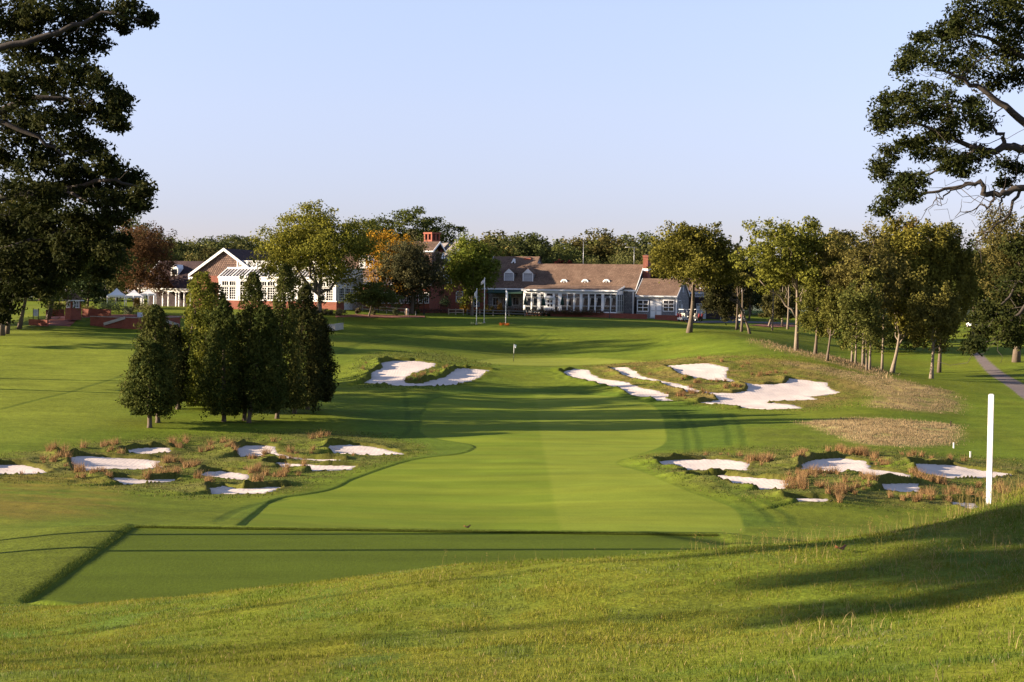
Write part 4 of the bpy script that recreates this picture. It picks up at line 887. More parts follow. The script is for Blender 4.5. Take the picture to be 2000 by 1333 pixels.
# --- long clubhouse with the sunroom
ZX = lambda z: 920 + z / 5.555
ZY = lambda z: 440 + z / 5.555
C = Frame('clubhouse', 948, 617, 256, 18, 'long clubhouse with brown shingle roof, three arched dormers and a white glazed sunroom', 'clubhouse')
R_ = C.root; ym = 4.2
ze = C.lz(1232, 568, ym); zrg = C.lz(1150, 518, ym + 5.6); slope = (zrg - ze) / 5.6
xL = C.lx(938, ym); xR = C.lx(1238, ym); xM = C.lx(1046, ym + 5.6)
zr2 = C.lz(990, 503, ym + 7.5); yr2 = ym + (zr2 - ze) / slope
walls(R_, xM, xR, ym + .25, ym + 11, -.6, ze + .05, GREYSHINGLE, zrg - .1, ym + 5.6, 'wall')
walls(R_, xL, xM, ym + .25, 2 * yr2 - ym - .25, -.6, ze + .05, GREYSHINGLE, zr2 - .1, yr2, 'wall')
rf = gable_roof(R_, xM, xR, ym - .1, ym + 5.6, ym + 11.3, ze, zrg, .16, ROOF, .25, 'roof', WHITE, (xR + .25,))
rf2 = gable_roof(R_, xL, xM, ym - .1, yr2, 2 * yr2 - ym, ze + .003, zr2, .16, ROOF, .15, 'roof', WHITE, (xL - .21,))
# sunroom
sx0 = C.lx(ZX(566), 0); sx1 = C.lx(ZX(1578), 0); zs1 = C.lz(1110, 568.5, 0)
sun = walls(R_, sx0 + .12, sx1 - .12, .13, ym + .24, -.5, zs1 - .25, mat('dim_interior', (0.02, 0.018, 0.018), 0.8), name='sunroom_core')
zb_ = C.lz(1110, ZY(935), 0); zt_ = C.lz(1110, ZY(745), 0)
fr = MB(); fr.box(sx0, sx1, -.02, .12, zt_ , zs1); fr.box(sx0, sx1, -.03, .12, zb_ - .35, zb_)
groups = [(595, 645), (665, 715), (755, 785), (820, 880), (910, 940), (985, 1035), (1050, 1105), (1125, 1175), (1210, 1265), (1285, 1335), (1355, 1410), (1445, 1505), (1520, 1570)]
edges = [sx0] + [v for g in groups for v in (C.lx(ZX(g[0]), 0), C.lx(ZX(g[1]), 0))] + [sx1]
for i in range(0, len(edges), 2): fr.box(edges[i] + (.06 if i else 0), edges[i + 1] - .06, -.021, .119, zb_, zt_)
fr.build('sunroom_frame', WHITE, R_); pb_ = MB(); pb_.box(sx0, sx1, -.02, .12, -.6, zb_ - .351); pb_.build('sunroom_plinth', BRICK, R_)
for i, g in enumerate(groups):
    a, b = C.lx(ZX(g[0]), 0), C.lx(ZX(g[1]), 0)
    zz = [C.lz(ZX(g[0]), ZY(q), 0) for q in (920, 885, 875, 790, 772, 750)]
    if i == 3:
        continue
    window(R_, a - .03, b + .03, zz[0], zz[1], .06, 1, 1, .03, name='window', thick=.05); window(R_, a - .03, b + .03, zz[2], zz[3], .06, 1, 1, .03, curtain=True, thick=.05); window(R_, a - .03, b + .03, zz[4], zz[5], .06, 1, 1, .03, thick=.05)
da, db = C.lx(ZX(815), 0), C.lx(ZX(885), 0); dz0, dz1 = C.lz(ZX(850), ZY(940), 0), C.lz(ZX(850), ZY(795), 0)
dm = MB(); dm.box(da, db, -.05, .1, dz0, dz1); d_ = dm.build('door', WHITE, R_)
for i in range(2):
    for j in range(2):
        pm = MB(); x_ = da + .22 + i * .5; z_ = dz0 + (dz1 - dz0) * (.38 + .30 * j); pm.box(x_, x_ + .34, -.06, -.04, z_, z_ + .42); pm.build('pane', GLASS, d_)
hd = MB(); hd.prism([(da - .2 + (db - da + .4) * (.5 - .5 * math.cos(math.pi * k / 10)), dz1 + .42 * math.sin(math.pi * k / 10)) for k in range(11)], 'y', -.5, .05); hd.build('door_hood', WHITE, R_)
# sunroom right flank
fl = MB(); fl.box(sx1 - .11, sx1 + .01, .12, ym + .24, -.5, zb_); fl.box(sx1 - .11, sx1 + .01, .12, ym + .24, zt_, zs1 + .1)
for k in range(4): yy = .12 + (ym - .1) * k / 3; fl.box(sx1 - .11, sx1 + .012, yy, yy + .22, zb_, zt_)
fl.build('sunroom_flank', WHITE, R_)
for k in range(3): a = .36 + (ym - .1) * k / 3; window(R_, a, a + 1.1, zb_ + .06, zt_ - .06, sx1 - .02, 1, 3, .05, side=True)
sr = MB(); zsr = C.lz(1228, 561, ym)
sr.prism([(-.35, zs1 + .02), (ym, zsr + .0), (ym, zsr + .12), (-.35, zs1 + .16)], 'x', sx0 - .15, sx1 + .2); srr = sr.build('sunroom_roof', ROOF, R_)
tr_ = MB(); tr_.box(sx0 - .2, sx1 + .25, -.45, -.36, zs1 - .06, zs1 + .20); tr_.prism([(-.36, zs1 - .06), (ym, zsr - .1), (ym, zsr + .16), (-.36, zs1 + .20)], 'x', sx1 + .21, sx1 + .27); tr_.build('fascia', WHITE, srr)
# right return wall: downpipe, corner board
dp = MB(); dp.box(C.lx(1236, ym) - .1, C.lx(1236, ym) + .12, ym + .05, ym + .22, -.6, ze); dp.box(C.lx(1226, ym), C.lx(1240, ym), ym + .0, ym + .2, ze - .25, ze - .02); dp.build('downpipe', WHITE, R_)
# porch on the left: fascia, awning, windows in a shingle wall
px0_, px1_ = C.lx(952, 3), C.lx(1021, 3)
aw = MB(); aw.prism([(2.2, ze - .75), (ym + .2, ze - .2), (ym + .2, ze - .1), (2.2, ze - .62)], 'x', px0_ , px1_); aw.build('awning', GREENCLOTH, R_)
for g in ((1000 + 0, 0),): pass
for a, b in ((962, 973), (977, 990), (1001, 1012.5)):
    window(R_, C.lx(a, ym), C.lx(b, ym), C.lz(a, 596, ym), C.lz(a, 582, ym), ym + .24, 2, 1, .08, m=GREYW)
bw = MB(); bw.box(C.lx(938, ym), C.lx(952, ym), ym - .1, ym + .26, -.6, ze - .02); bw.build('brick_pier', BRICK, R_)
# gabled dormers
for (a, b, t0, b0) in ((984.5, 1002, 525, 552), (1021, 1039.5, 525, 553)):
    zb0 = C.lz(a, b0, ym + 1.7); yd = ym + (zb0 - ze) / slope + .1; zb0 = C.lz(a, b0, yd); x0, x1 = C.lx(a, yd), C.lx(b, yd); zt = C.lz(a, t0, yd); zev = zb0 + (zt - zb0) * .66; xm = (x0 + x1) / 2
    dd_ = MB(); dd_.prism([(x0, zb0), (x1, zb0), (x1, zev), (xm, zt - .1), (x0, zev)], 'y', yd, yd + 2.6); dk = dd_.build('dormer', GREYSHINGLE, R_)
    t = MB(); t.box(x0 - .08, x0 + .08, yd - .04, yd + .02, zb0, zev); t.box(x1 - .08, x1 + .08, yd - .04, yd + .02, zb0, zev); t.box(x0 + .08, x1 - .08, yd - .04, yd + .02, zb0, zb0 + .12)
    t.prism([(x0 - .1, zev), (x1 + .1, zev), (xm, zt + .05)], 'y', yd - .05, yd - .001); t.build('trim', WHITE, dk)
    lv = MB()
    for k in range(6): zz = zb0 + .2 + (zev - zb0 - .3) * k / 6; lv.box(x0 + .14, x1 - .14, yd - .03, yd - .005, zz, zz + .13)
    lv.build('louvre', GREYW, dk)
    r2 = MB(); r2.prism([(x0 - .15, zev - .02), (xm, zt + .05), (x1 + .15, zev - .02), (x1 + .15, zev + .08), (xm, zt + .17), (x0 - .15, zev + .08)], 'y', yd - .12, yd + 2.8); r2.build('dormer_roof', ROOF, dk)
# arched dormers
for cxp in (ZX(1002), ZX(1230), ZX(1462)):
    zb0 = C.lz(cxp, ZY(634), ym + 2); yd = ym + (zb0 - ze) / slope; zb0 = C.lz(cxp, ZY(634), yd); xm = C.lx(cxp, yd); rr = .62
    arc = [(xm + rr * math.cos(math.pi * k / 12), zb0 + .1 + rr * math.sin(math.pi * k / 12)) for k in range(13)]
    dd_ = MB(); dd_.prism([(xm + rr, zb0)] + arc + [(xm - rr, zb0)], 'y', yd, yd + 1.8); dk = dd_.build('arched_dormer', WHITE, R_)
    gl = MB(); gl.prism([(xm + .36 * math.cos(math.pi * k / 10), zb0 + .16 + .36 * math.sin(math.pi * k / 10)) for k in range(11)], 'y', yd - .03, yd + .02); gw = gl.build('pane', GLASS, dk)
    gb = MB(); gb.box(xm - .02, xm + .02, yd - .05, yd - .03, zb0 + .16, zb0 + .52); gb.bar((xm, yd - .04, zb0 + .16), (xm + .25, yd - .04, zb0 + .42), .035); gb.bar((xm, yd - .04, zb0 + .16), (xm - .25, yd - .04, zb0 + .42), .035); gb.build('glazing_bar', WHITE, dk)
# small triangular vent high on the left roof
xm = C.lx(1003.5, yr2 - 1); yv = yr2 - 1.6; zz = C.lz(1003, 517, yv)
vt = MB(); vt.prism([(xm - .55, zz), (xm + .55, zz), (xm, zz + 1.0)], 'y', yv, yv + 1.2); vk = vt.build('roof_vent', WHITE, R_); g2 = MB(); g2.prism([(xm - .22, zz + .12), (xm + .22, zz + .12), (xm, zz + .55)], 'y', yv - .02, yv + .01); g2.build('pane', GLASS, vk)
def chimney(root, x0, x1, y0, y1, z0, z1, cap=.18, flash=None):
    c = MB(); c.box(x0, x1, y0, y1, z0, z1 - .35); c.box(x0 - .07, x1 + .07, y0 - .07, y1 + .07, z1 - .349, z1); k = c.build('chimney', BRICK, root)
    p_ = MB(); p_.box(x0 + .1, x1 - .1, y0 + .1, y1 - .1, z1 + .001, z1 + cap * .4); p_.box(x0 + .25, x1 - .25, y0 + .2, y1 - .2, z1 + cap * .4, z1 + cap); p_.build('chimney_cap', mat('soot_dark_stone', (0.05, 0.04, 0.04), 0.9, 0.3), k)
    if flash is not None: f_ = MB(); f_.box(x0 - .03, x1 + .03, y0 - .03, y1 + .03, z0, flash); f_.build('flashing', WHITE, k)
    return k
yc = ym + 4.4; zc = C.lz(1258, 499, yc)
chimney(R_, C.lx(1254.5, yc), C.lx(1264, yc), yc, yc + 2.1, -.6, zc)
fb = MB(); fb.box(C.lx(1254.5, yc) - .03, C.lx(1264, yc) + .03, yc - .04, yc + 2.1, C.lz(1258, 529.5, yc), C.lz(1258, 525, yc)); fb.build('flashing', WHITE, R_)
yc = ym + 6.5; chimney(R_, C.lx(1023, yc), C.lx(1035, yc), yc, yc + .9, C.lz(1028, 524, yc) - 1, C.lz(1028, 504, yc))
# terrace wall and railings
def low_wall(name, pts, h, th, m, label, cat='wall', group=None, lower=.5, cap=None):
    """pts: (px, py, Y) of the foot of the wall"""
    W_ = [P(*p) for p in pts]; root = empty(name, W_[0], 0, label, cat, group); mb = MB(); cp = MB()
    for a, b in zip(W_[:-1], W_[1:]):
        a = a - W_[0]; b = b - W_[0]; d_ = (b - a); n_ = Vector((-d_.y, d_.x, 0)).normalized() * th
        vs = [a - Vector((0, 0, lower)), b - Vector((0, 0, lower)), b + n_ - Vector((0, 0, lower)), a + n_ - Vector((0, 0, lower)), a + Vector((0, 0, h)), b + Vector((0, 0, h)), b + n_ + Vector((0, 0, h)), a + n_ + Vector((0, 0, h))]
        mb.add(vs, [(0, 3, 2, 1), (4, 5, 6, 7), (0, 1, 5, 4), (1, 2, 6, 5), (2, 3, 7, 6), (3, 0, 4, 7)])
        if cap:
            e = Vector((0, 0, h + .002)); e2 = Vector((0, 0, h + .07)); q = n_ * .15
            cp.add([a - q + e, b - q + e, b + n_ + q + e, a + n_ + q + e, a - q + e2, b - q + e2, b + n_ + q + e2, a + n_ + q + e2], [(0, 3, 2, 1), (4, 5, 6, 7), (0, 1, 5, 4), (1, 2, 6, 5), (2, 3, 7, 6), (3, 0, 4, 7)])
    mb.build('wall_body', m, root)
    if cap: cp.build('coping', cap, root)
    return root
low_wall('brick_wall', [(1072, 620, 249), (1263, 626, 243)], .95, .3, BRICK, 'low red brick terrace wall running in front of the sunroom')
low_wall('brick_wall', [(1279, 626, 245), (1345, 628, 243)], .85, .3, BRICK, 'short low brick wall right of the gap, before the grey annexe')
# --- grey annexe
A1 = Frame('annexe', 1243, 617, 250, 18, 'grey shingled annexe with two white six-pane windows and double doors', 'annexe')
ax1 = A1.lx(1322); aze = A1.lz(1285, 578); yr_ = 4.6; azr = A1.lz(1285, 546, yr_)
walls(A1.root, 0, ax1, .02, 9.2, -.8, aze, GREYSHINGLE, azr - .05, yr_)
gable_roof(A1.root, 0, ax1, -.35, yr_, 9.5, aze - .1, azr, .14, ROOF, .12, 'roof', GREYW)
cb_ = MB(); cb_.box(ax1 - .2, ax1 + .02, -.03, .1, -.8, aze - .15); cb_.box(0, ax1 - .2, -.035, .0, aze - .45, aze - .15); cb_.build('corner_board', WHITE, A1.root)
for a, b in ((1246, 1265.5), (1296, 1315.5)): window(A1.root, A1.lx(a), A1.lx(b), A1.lz(a, 607.5), A1.lz(a, 587.5), .02, 2, 3, .12, .09)
for k in range(2):
    a, b = A1.lx(1270 + 11.4 * k), A1.lx(1281 + 11.4 * k); dd_ = MB(); dd_.box(a, b, -.04, .03, -.3, A1.lz(1280, 588)); dk = dd_.build('door', GREYW, A1.root)
    for q in range(2): h_ = MB(); zz = -.1 + q * 1.05; h_.box(a + .12, b - .12, -.06, -.041, zz, zz + .85); h_.build('door_panel', WHITE, dk)
window(A1.root, 1.2, 2.6, A1.lz(1322, 607), A1.lz(1322, 588), ax1 + .02, 2, 3, .1, side=True)
gd = MB(); gd.box(ax1 + .001, ax1 + .05, 3.2, 4.4, -.4, 1.9); gd.build('side_door', GREYW, A1.root)
gv = MB(); gv.box(ax1 + .001, ax1 + .05, 4.2, 4.9, aze + .6, aze + 1.7); gv.build('gable_vent', GREYW, A1.root)
A2 = Frame('side_building', 1345, 619, 262, 10, 'dark shingled building half hidden behind the solitary oak, brown roof', 'building')
bx1 = A2.lx(1445); bze = A2.lz(1390, 573); bzr = A2.lz(1390, 541, 5)
walls(A2.root, -3, bx1, .02, 10, -1, bze, DARKSHINGLE, bzr - .05, 5); gable_roof(A2.root, -3, bx1, -.4, 5, 10.4, bze - .05, bzr, .14, ROOF, .2, 'roof', GREYW)
bal = MB(); bal.box(A2.lx(1354, -1.4), A2.lx(1384, -1.4), -1.5, -1.4, A2.lz(1360, 572, -1.4), A2.lz(1360, 571, -1.4)); bal.box(A2.lx(1354, -1.4), A2.lx(1384, -1.4), -1.5, -1.4, A2.lz(1360, 580.5, -1.4), A2.lz(1360, 579, -1.4))
zz0, zz1 = A2.lz(1360, 580, -1.4), A2.lz(1360, 571.5, -1.4)
for k in range(9): xa = A2.lx(1354 + 30 * k / 8, -1.4); bal.box(xa - .03, xa + .03, -1.5, -1.4, zz0, zz1)
for k in range(8): xa = A2.lx(1354 + 30 * k / 8, -1.4); xb = A2.lx(1354 + 30 * (k + 1) / 8, -1.4); bal.bar((xa, -1.45, zz0), (xb, -1.45, zz1), .035); bal.bar((xa, -1.45, zz1), (xb, -1.45, zz0), .035)
bal.build('balustrade', GREYW, A2.root)
dr = MB(); dr.box(A2.lx(1360), A2.lx(1379), -.05, .03, -.4, A2.lz(1370, 593)); dk = dr.build('garage_door', GREYW, A2.root)
for k in range(4): g_ = MB(); xa = A2.lx(1361.5 + 4.6 * k); g_.box(xa, xa + .26, -.07, -.05, A2.lz(1370, 597.3), A2.lz(1370, 594)); g_.build('pane', GLASS, dk)
sg = MB(); sg.box(A2.lx(1383), A2.lx(1389.5), -.05, .0, A2.lz(1386, 604.5), A2.lz(1386, 599.5)); sg.build('notice', WHITE, A2.root)
for a in (1411, 1420): window(A2.root, A2.lx(a), A2.lx(a + 4.5), A2.lz(a, 608.5), A2.lz(a, 601), .02, 1, 2, .06, m=GREYW)
dp = MB(); dp.box(A2.lx(1407.5), A2.lx(1408.8), -.12, .0, -.8, bze); dp.build('downpipe', GREYW, A2.root)
dm_ = MB(); xm = A2.lx(1371, 1); dm_.prism([(xm + .95 * math.cos(math.pi * k / 10), A2.lz(1371, 572, 1) + .95 * math.sin(math.pi * k / 10)) for k in range(11)], 'y', .8, 1.6); dm_.build('round_dormer', WHITE, A2.root)

# --- brick wing between the trees
Wg = Frame('brick_wing', 866, 612, 262, -22, 'red brick gabled wing with white windows behind the bright maple', 'building')
wx = Wg.lx(948); wze = Wg.lz(870, 523); wzr = Wg.lz(905, 474); wm = wx / 2
mb = MB(); mb.prism([(0, -1), (wx, -1), (wx, wze), (wm, wzr), (0, wze)], 'y', 0, 12); mb.build('wall', BRICK, Wg.root)
mb = MB(); mb.prism([(-.5, wze - .4), (wm, wzr), (wx + .5, wze - .4), (wx + .5, wze - .2), (wm, wzr + .2), (-.5, wze - .2)], 'y', .0, 12.4); rk = mb.build('roof', GREYROOF, Wg.root)
mb = MB(); mb.prism([(-.55, wze - .5), (wm, wzr - .1), (wx + .55, wze - .5), (wx + .55, wze - .15), (wm, wzr + .25), (-.55, wze - .15)], 'y', -.25, -.01); mb.build('verge_board', WHITE, rk)
window(Wg.root, Wg.lx(891), Wg.lx(902.5), Wg.lz(896, 590), Wg.lz(896, 570.5), 0, 1, 2, .1); window(Wg.root, Wg.lx(871), Wg.lx(880), Wg.lz(875, 552), Wg.lz(875, 531), 0, 2, 3, .2)
window(Wg.root, Wg.lx(926), Wg.lx(934), Wg.lz(930, 597), Wg.lz(930, 582), 0, 1, 1, .25)
bc = Frame(None, 842, 600, 268, 42, '', '')
big = empty('chimney_stack', bc.o, -bc.a, 'massive red brick chimney with arched openings at its top', 'chimney')
cw = 1.95; z1 = bc.lz(842, 454); z0 = 0
mb = MB(); mb.box(-cw, 0, 0, cw, z0, z1 - 1.3)
for (xx, yy) in ((-cw, 0), (-.28, 0), (-cw, cw - .28), (-.28, cw - .28), (-cw / 2 - .14, 0), (-cw / 2 - .14, cw - .28), (-cw, cw / 2 - .14), (-.28, cw / 2 - .14)): mb.box(xx, xx + .28, yy, yy + .28, z1 - 1.3, z1 - .3)
mb.box(-cw - .1, .1, -.1, cw + .1, z1 - .3, z1); mb.build('stack_body', BRICK, big)
mb = MB(); mb.box(-cw + .29, -.29, .29, cw - .29, z1 - 1.299, z1 - .301); mb.build('flue', mat('soot_dark_stone', (0.05, 0.04, 0.04), 0.9, 0.3), big)
sc_ = P(860, 494, 262); sm = empty('chimney_stack', sc_, -.7, 'small brick chimney on a white base right of the massive one', 'chimney'); mb = MB(); mb.box(-.32, .32, -.32, .32, 0, 1.0); mb.build('stack_body', BRICK, sm); mb = MB(); mb.prism([(-.75, -1.1), (.75, -1.1), (.4, -.001), (-.4, -.001)], 'y', -.5, .5); mb.build('white_base', WHITE, sm)
# --- middle wing behind the trees
Mw = Frame('middle_wing', 655, 606, 258, 14, 'low white wing with a grey roof mostly hidden behind the orange tree', 'building')
mx1 = Mw.lx(838); mze = Mw.lz(760, 556); mzr = Mw.lz(760, 527, 5)
walls(Mw.root, 0, mx1, .02, 10, -1, mze, BRICK, mzr - .05, 5); gable_roof(Mw.root, 0, mx1, -.4, 5, 10.4, mze, mzr, .14, GREYROOF, .3, 'roof', WHITE)
for a in range(662, 832, 12): window(Mw.root, Mw.lx(a), Mw.lx(a + 6.5), Mw.lz(a, 592), Mw.lz(a, 573), .02, 2, 4, .1)
mb = MB(); mb.box(0.2, mx1 - .2, 1.8, 8.6, mzr - 1.2, mzr + 3.1); mb.build('upper_storey', SHINGLE, Mw.root)
gable_roof(Mw.root, .2, mx1 - .2, 1.6, 5.4, 9, mzr + 3.0, mzr + 4.6, .14, ROOF, .3, 'roof', WHITE)
for a in (703, 713, 723): window(Mw.root, Mw.lx(a, 1.8), Mw.lx(a + 5, 1.8), mzr + .3, mzr + 2.0, 1.8, 2, 3, .18)

# --- gabled house and conservatory on the left
Hs = Frame('gabled_house', 377, 600, 240, 16, 'gabled house of cedar shingles over brick, white verge boards, left of the conservatory', 'house')
hx = Hs.lx(500); hm = Hs.lx(438); hze = Hs.lz(378, 535); hzr = Hs.lz(438, 489); hx = 2 * hm
mb = MB(); mb.box(0, hx, .02, 16, -1, hze - .25); mb.build('brick_wall', BRICK, Hs.root)
mb = MB(); mb.prism([(0, hze - .249), (hx, hze - .249), (hx, hze), (hm, hzr), (0, hze)], 'y', -.02, 16); mb.build('shingle_gable', SHINGLE, Hs.root)
mb = MB(); mb.prism([(-.6, hze - .35), (hm, hzr + .05), (hx + .6, hze - .35), (hx + .6, hze - .12), (hm, hzr + .28), (-.6, hze - .12)], 'y', -.3, 16.4); rk = mb.build('roof', DARKROOF, Hs.root)
mb = MB(); mb.prism([(-.65, hze - .5), (hm, hzr - .12), (hx + .65, hze - .5), (hx + .65, hze - .08), (hm, hzr + .34), (-.65, hze - .08)], 'y', -.42, -.31); mb.box(-.65, .1, -.41, .0, hze - .85, hze - .5); mb.build('verge_board', WHITE, rk)
Cn = Frame('conservatory', 427, 604, 236, 20, 'white conservatory with a glazed lean-to roof and lattice balustrade on a brick base', 'conservatory')
nx1 = Cn.lx(657); Kz = lambda py, px=640: Cn.lz(px, py)
zbk = Kz(590); ztop = Kz(551); zro = Kz(542); dep = 3.4
zr0 = Cn.lz(480, 541, 0); zr1 = Cn.lz(480, 526.5, 2.4); zb1 = Cn.lz(480, 510.5, 2.8); zb0 = Cn.lz(480, 524, 2.8)
mb = MB(); mb.box(0, nx1, .0, .3, -1, zbk); mb.box(nx1 - .3, nx1, .301, 9, -1, zbk); mb.build('brick_base', BRICK, Cn.root)
mb = MB(); mb.box(.1, nx1 - .12, .31, 9, -.9, zr0 - .1); mb.build('interior', mat('conservatory_interior', (0.10, 0.08, 0.07), 0.9, 0.4, 1.5), Cn.root)
mb = MB(); mb.box(-.05, nx1 + .05, -.02, .3, ztop + .05, zr0); mb.box(-.15, nx1 + .15, -.12, -.021, zr0 - .25, zr0 + .03); mb.box(-.05, nx1 + .05, -.06, .28, zbk + .001, zbk + .14)
bays = 6; bwid = nx1 / bays
for k in range(bays + 1):
    xx = min(max(k * bwid - .3, 0), nx1 - .6) if k else 0; mb.box(xx, xx + (.6 if 0 < k < bays else .5), -.05, .25, zbk + .14, ztop + .05)
mb.build('white_frame', WHITE, Cn.root)
for k in range(bays):
    a0 = (k * bwid + .3) if k else .5; a1 = (k + 1) * bwid - .3 if k < bays - 1 else nx1 - .5; mid = (a0 + a1) / 2
    for (p_, q_) in ((a0 + .08, mid - .1), (mid + .1, a1 - .08)):
        window(Cn.root, p_, q_, zbk + .2, ztop - .95, .1, 3, 5, .08, .05, thick=.14); window(Cn.root, p_, q_, ztop - .68, ztop - .08, .1, 3, 1, .08, .05, thick=.14)
for k in range(4): window(Cn.root, .7 + k * 2, 2.3 + k * 2, zbk + .2, ztop - .95, nx1 + .01, 3, 5, .08, .05, side=True)
mb = MB(); mb.box(nx1 - .1, nx1 - .0, .31, 9, zbk, zr0 - .05); mb.build('flank_wall', GREYW, Cn.root)
# glazed roof: one pane after another between white rafters
npan = 36; pw = nx1 / npan
dirx = Vector((0, 2.4, zr1 - zr0)); pm_ = None
rb = MB()
for k in range(npan + 1): rb.bar((k * pw, 0, zr0 + .06), (k * pw, 2.4, zr1 + .06), .16 if k % 4 == 0 else .07, .12)
rb.box(-.05, nx1 + .05, 2.38, 2.55, zr1 - .05, zr1 + .16); rb.build('rafters', WHITE, Cn.root)
for k in range(npan):
    if pm_ is None:
        q = MB(); q.prism([(0.15, zr0 + .045), (2.3, zr1 + .045 - .04), (2.3, zr1 + .065 - .04), (0.15, zr0 + .065)], 'x', .05, pw - .05); o_ = q.build('roof_pane', ROOFGLASS, Cn.root); pm_ = o_.data
    else: o_ = bpy.data.objects.new('roof_pane', pm_); COL.objects.link(o_); o_.parent = Cn.root
    o_.location = (k * pw, 0, 0)
mb = MB(); mb.box(0, nx1, 2.56, 8.8, -.9, zb0); mb.box(-.05, nx1 + .05, 2.5, 8.9, zb0, zb0 + .12); mb.build('upper_wall', WHITE, Cn.root)
# lattice balustrade panels between posts
npl = 12; pl = nx1 / npl; bm_ = None
po = MB()
for k in range(npl + 1): po.box(k * pl - .09, k * pl + .09, 2.6, 2.78, zb0 + .12, zb1 + .12)
po.build('balustrade_posts', WHITE, Cn.root)
for k in range(npl):
    if bm_ is None:
        q = MB(); a, b, z0_, z1_ = .09, pl - .09, zb0 + .16, zb1 + .02; yb_ = 2.69; cm = (a + b) / 2; zm = (z0_ + z1_) / 2
        q.bar((a, yb_, z0_), (b, yb_, z0_), .07); q.bar((a, yb_, z1_), (b, yb_, z1_), .09)
        for (p1, p2) in (((a, z0_), (cm, z1_)), ((cm, z1_), (b, z0_)), ((a, z1_), (cm, z0_)), ((cm, z0_), (b, z1_)), ((a, zm), (b, zm)), ((cm, z0_), (cm, z1_))): q.bar((p1[0], yb_ - .01, p1[1]), (p2[0], yb_ - .01, p2[1]), .05)
        o_ = q.build('balustrade_panel', WHITE, Cn.root); bm_ = o_.data
    else: o_ = bpy.data.objects.new('balustrade_panel', bm_); COL.objects.link(o_); o_.parent = Cn.root
    o_.location = (k * pl, 0, 0)
# --- wing with verandah, far left
Vw = Frame('verandah_wing', 282, 598, 252, 16, 'dark roofed wing with a white columned verandah and a white dormer', 'house')
vx = Vw.lx(402); vze = Vw.lz(350, 565, -1.5); vzr = Vw.lz(350, 512, 5.5)
walls(Vw.root, 0, vx, 1.2, 10, -1, Vw.lz(350, 560, 1.2), DARKSHINGLE, vzr - .2, 5.5)
gable_roof(Vw.root, 0, vx, -1.6, 5.5, 11, vze, vzr, .15, DARKROOF, .3, 'roof', WHITE)
mb = MB(); mb.box(0, vx, -1.5, -1.3, vze - .45, vze - .05); mb.build('beam', WHITE, Vw.root)
for px_ in (290, 301, 318, 329, 344, 350, 360, 372, 384, 396): xx = Vw.lx(px_, -1.4); mb = MB(); mb.tube([(xx, -1.4, -.8), (xx, -1.4, vze - .45)], [.14, .12], 8); mb.box(xx - .18, xx + .18, -1.58, -1.22, vze - .58, vze - .451); mb.build('column', WHITE, Vw.root)
yd = 1.6; x0, x1 = Vw.lx(333, yd), Vw.lx(347, yd); z0_, z1_ = Vw.lz(340, 540, yd), Vw.lz(340, 517, yd); xm = (x0 + x1) / 2; zev = z0_ + (z1_ - z0_) * .66
mb = MB(); mb.prism([(x0, z0_), (x1, z0_), (x1, zev), (xm, z1_), (x0, zev)], 'y', yd, yd + 3.2); dk = mb.build('dormer', WHITE, Vw.root)
mb = MB(); mb.box(x0 + .2, x1 - .2, yd - .03, yd - .001, z0_ + .25, zev - .1); mb.build('pane', GLASS, dk)
# --- white tents
def tent(px, pyb, pye, pyt, Y, wdt, label):
    o = P(px, pyb, Y); r = empty('marquee', o, .15, label, 'tent', 'white marquees by the verandah'); s_ = FPX / Y; he = (pyb - pye) / s_; ht = (pyb - pyt) / s_; h = wdt / 2
    for i, (a, b) in enumerate(((-h, -h), (h, -h), (h, h), (-h, h), (0, -h))): mb = MB(); mb.tube([(a, b, -.6), (a, b, he)], [.06, .06], 6); mb.build('pole', WHITE, r)
    v = [(-h, -h, he), (h, -h, he), (h, h, he), (-h, h, he), (-h * .45, -h * .45, he + (ht - he) * .42), (h * .45, -h * .45, he + (ht - he) * .42), (h * .45, h * .45, he + (ht - he) * .42), (-h * .45, h * .45, he + (ht - he) * .42), (0, 0, ht)]
    mb = MB(); mb.add(v, [(0, 1, 5, 4), (1, 2, 6, 5), (2, 3, 7, 6), (3, 0, 4, 7), (4, 5, 8), (5, 6, 8), (6, 7, 8), (7, 4, 8)]); mb.build('canopy', WHITE, r)
    va = MB(); n = 12
    for k in range(4):
        A_ = Vector(v[k]); B_ = Vector(v[(k + 1) % 4])
        for q in range(n): a = A_.lerp(B_, q / n); b = A_.lerp(B_, (q + 1) / n); m_ = (a + b) / 2; va.add([a, b, b - Vector((0, 0, .22)), m_ - Vector((0, 0, .34)), a - Vector((0, 0, .22))], [(0, 1, 2, 3, 4)])
    va.build('valance', WHITE, r)
tent(228, 592, 577, 563, 232, 2.5, 'white marquee with a pointed top left of the reddish tree'); tent(262, 592, 578, 566, 238, 2.6, 'second white marquee half hidden behind the reddish tree'); tent(290, 594, 574, 565, 242, 2.2, 'white marquee right of the reddish tree trunk')

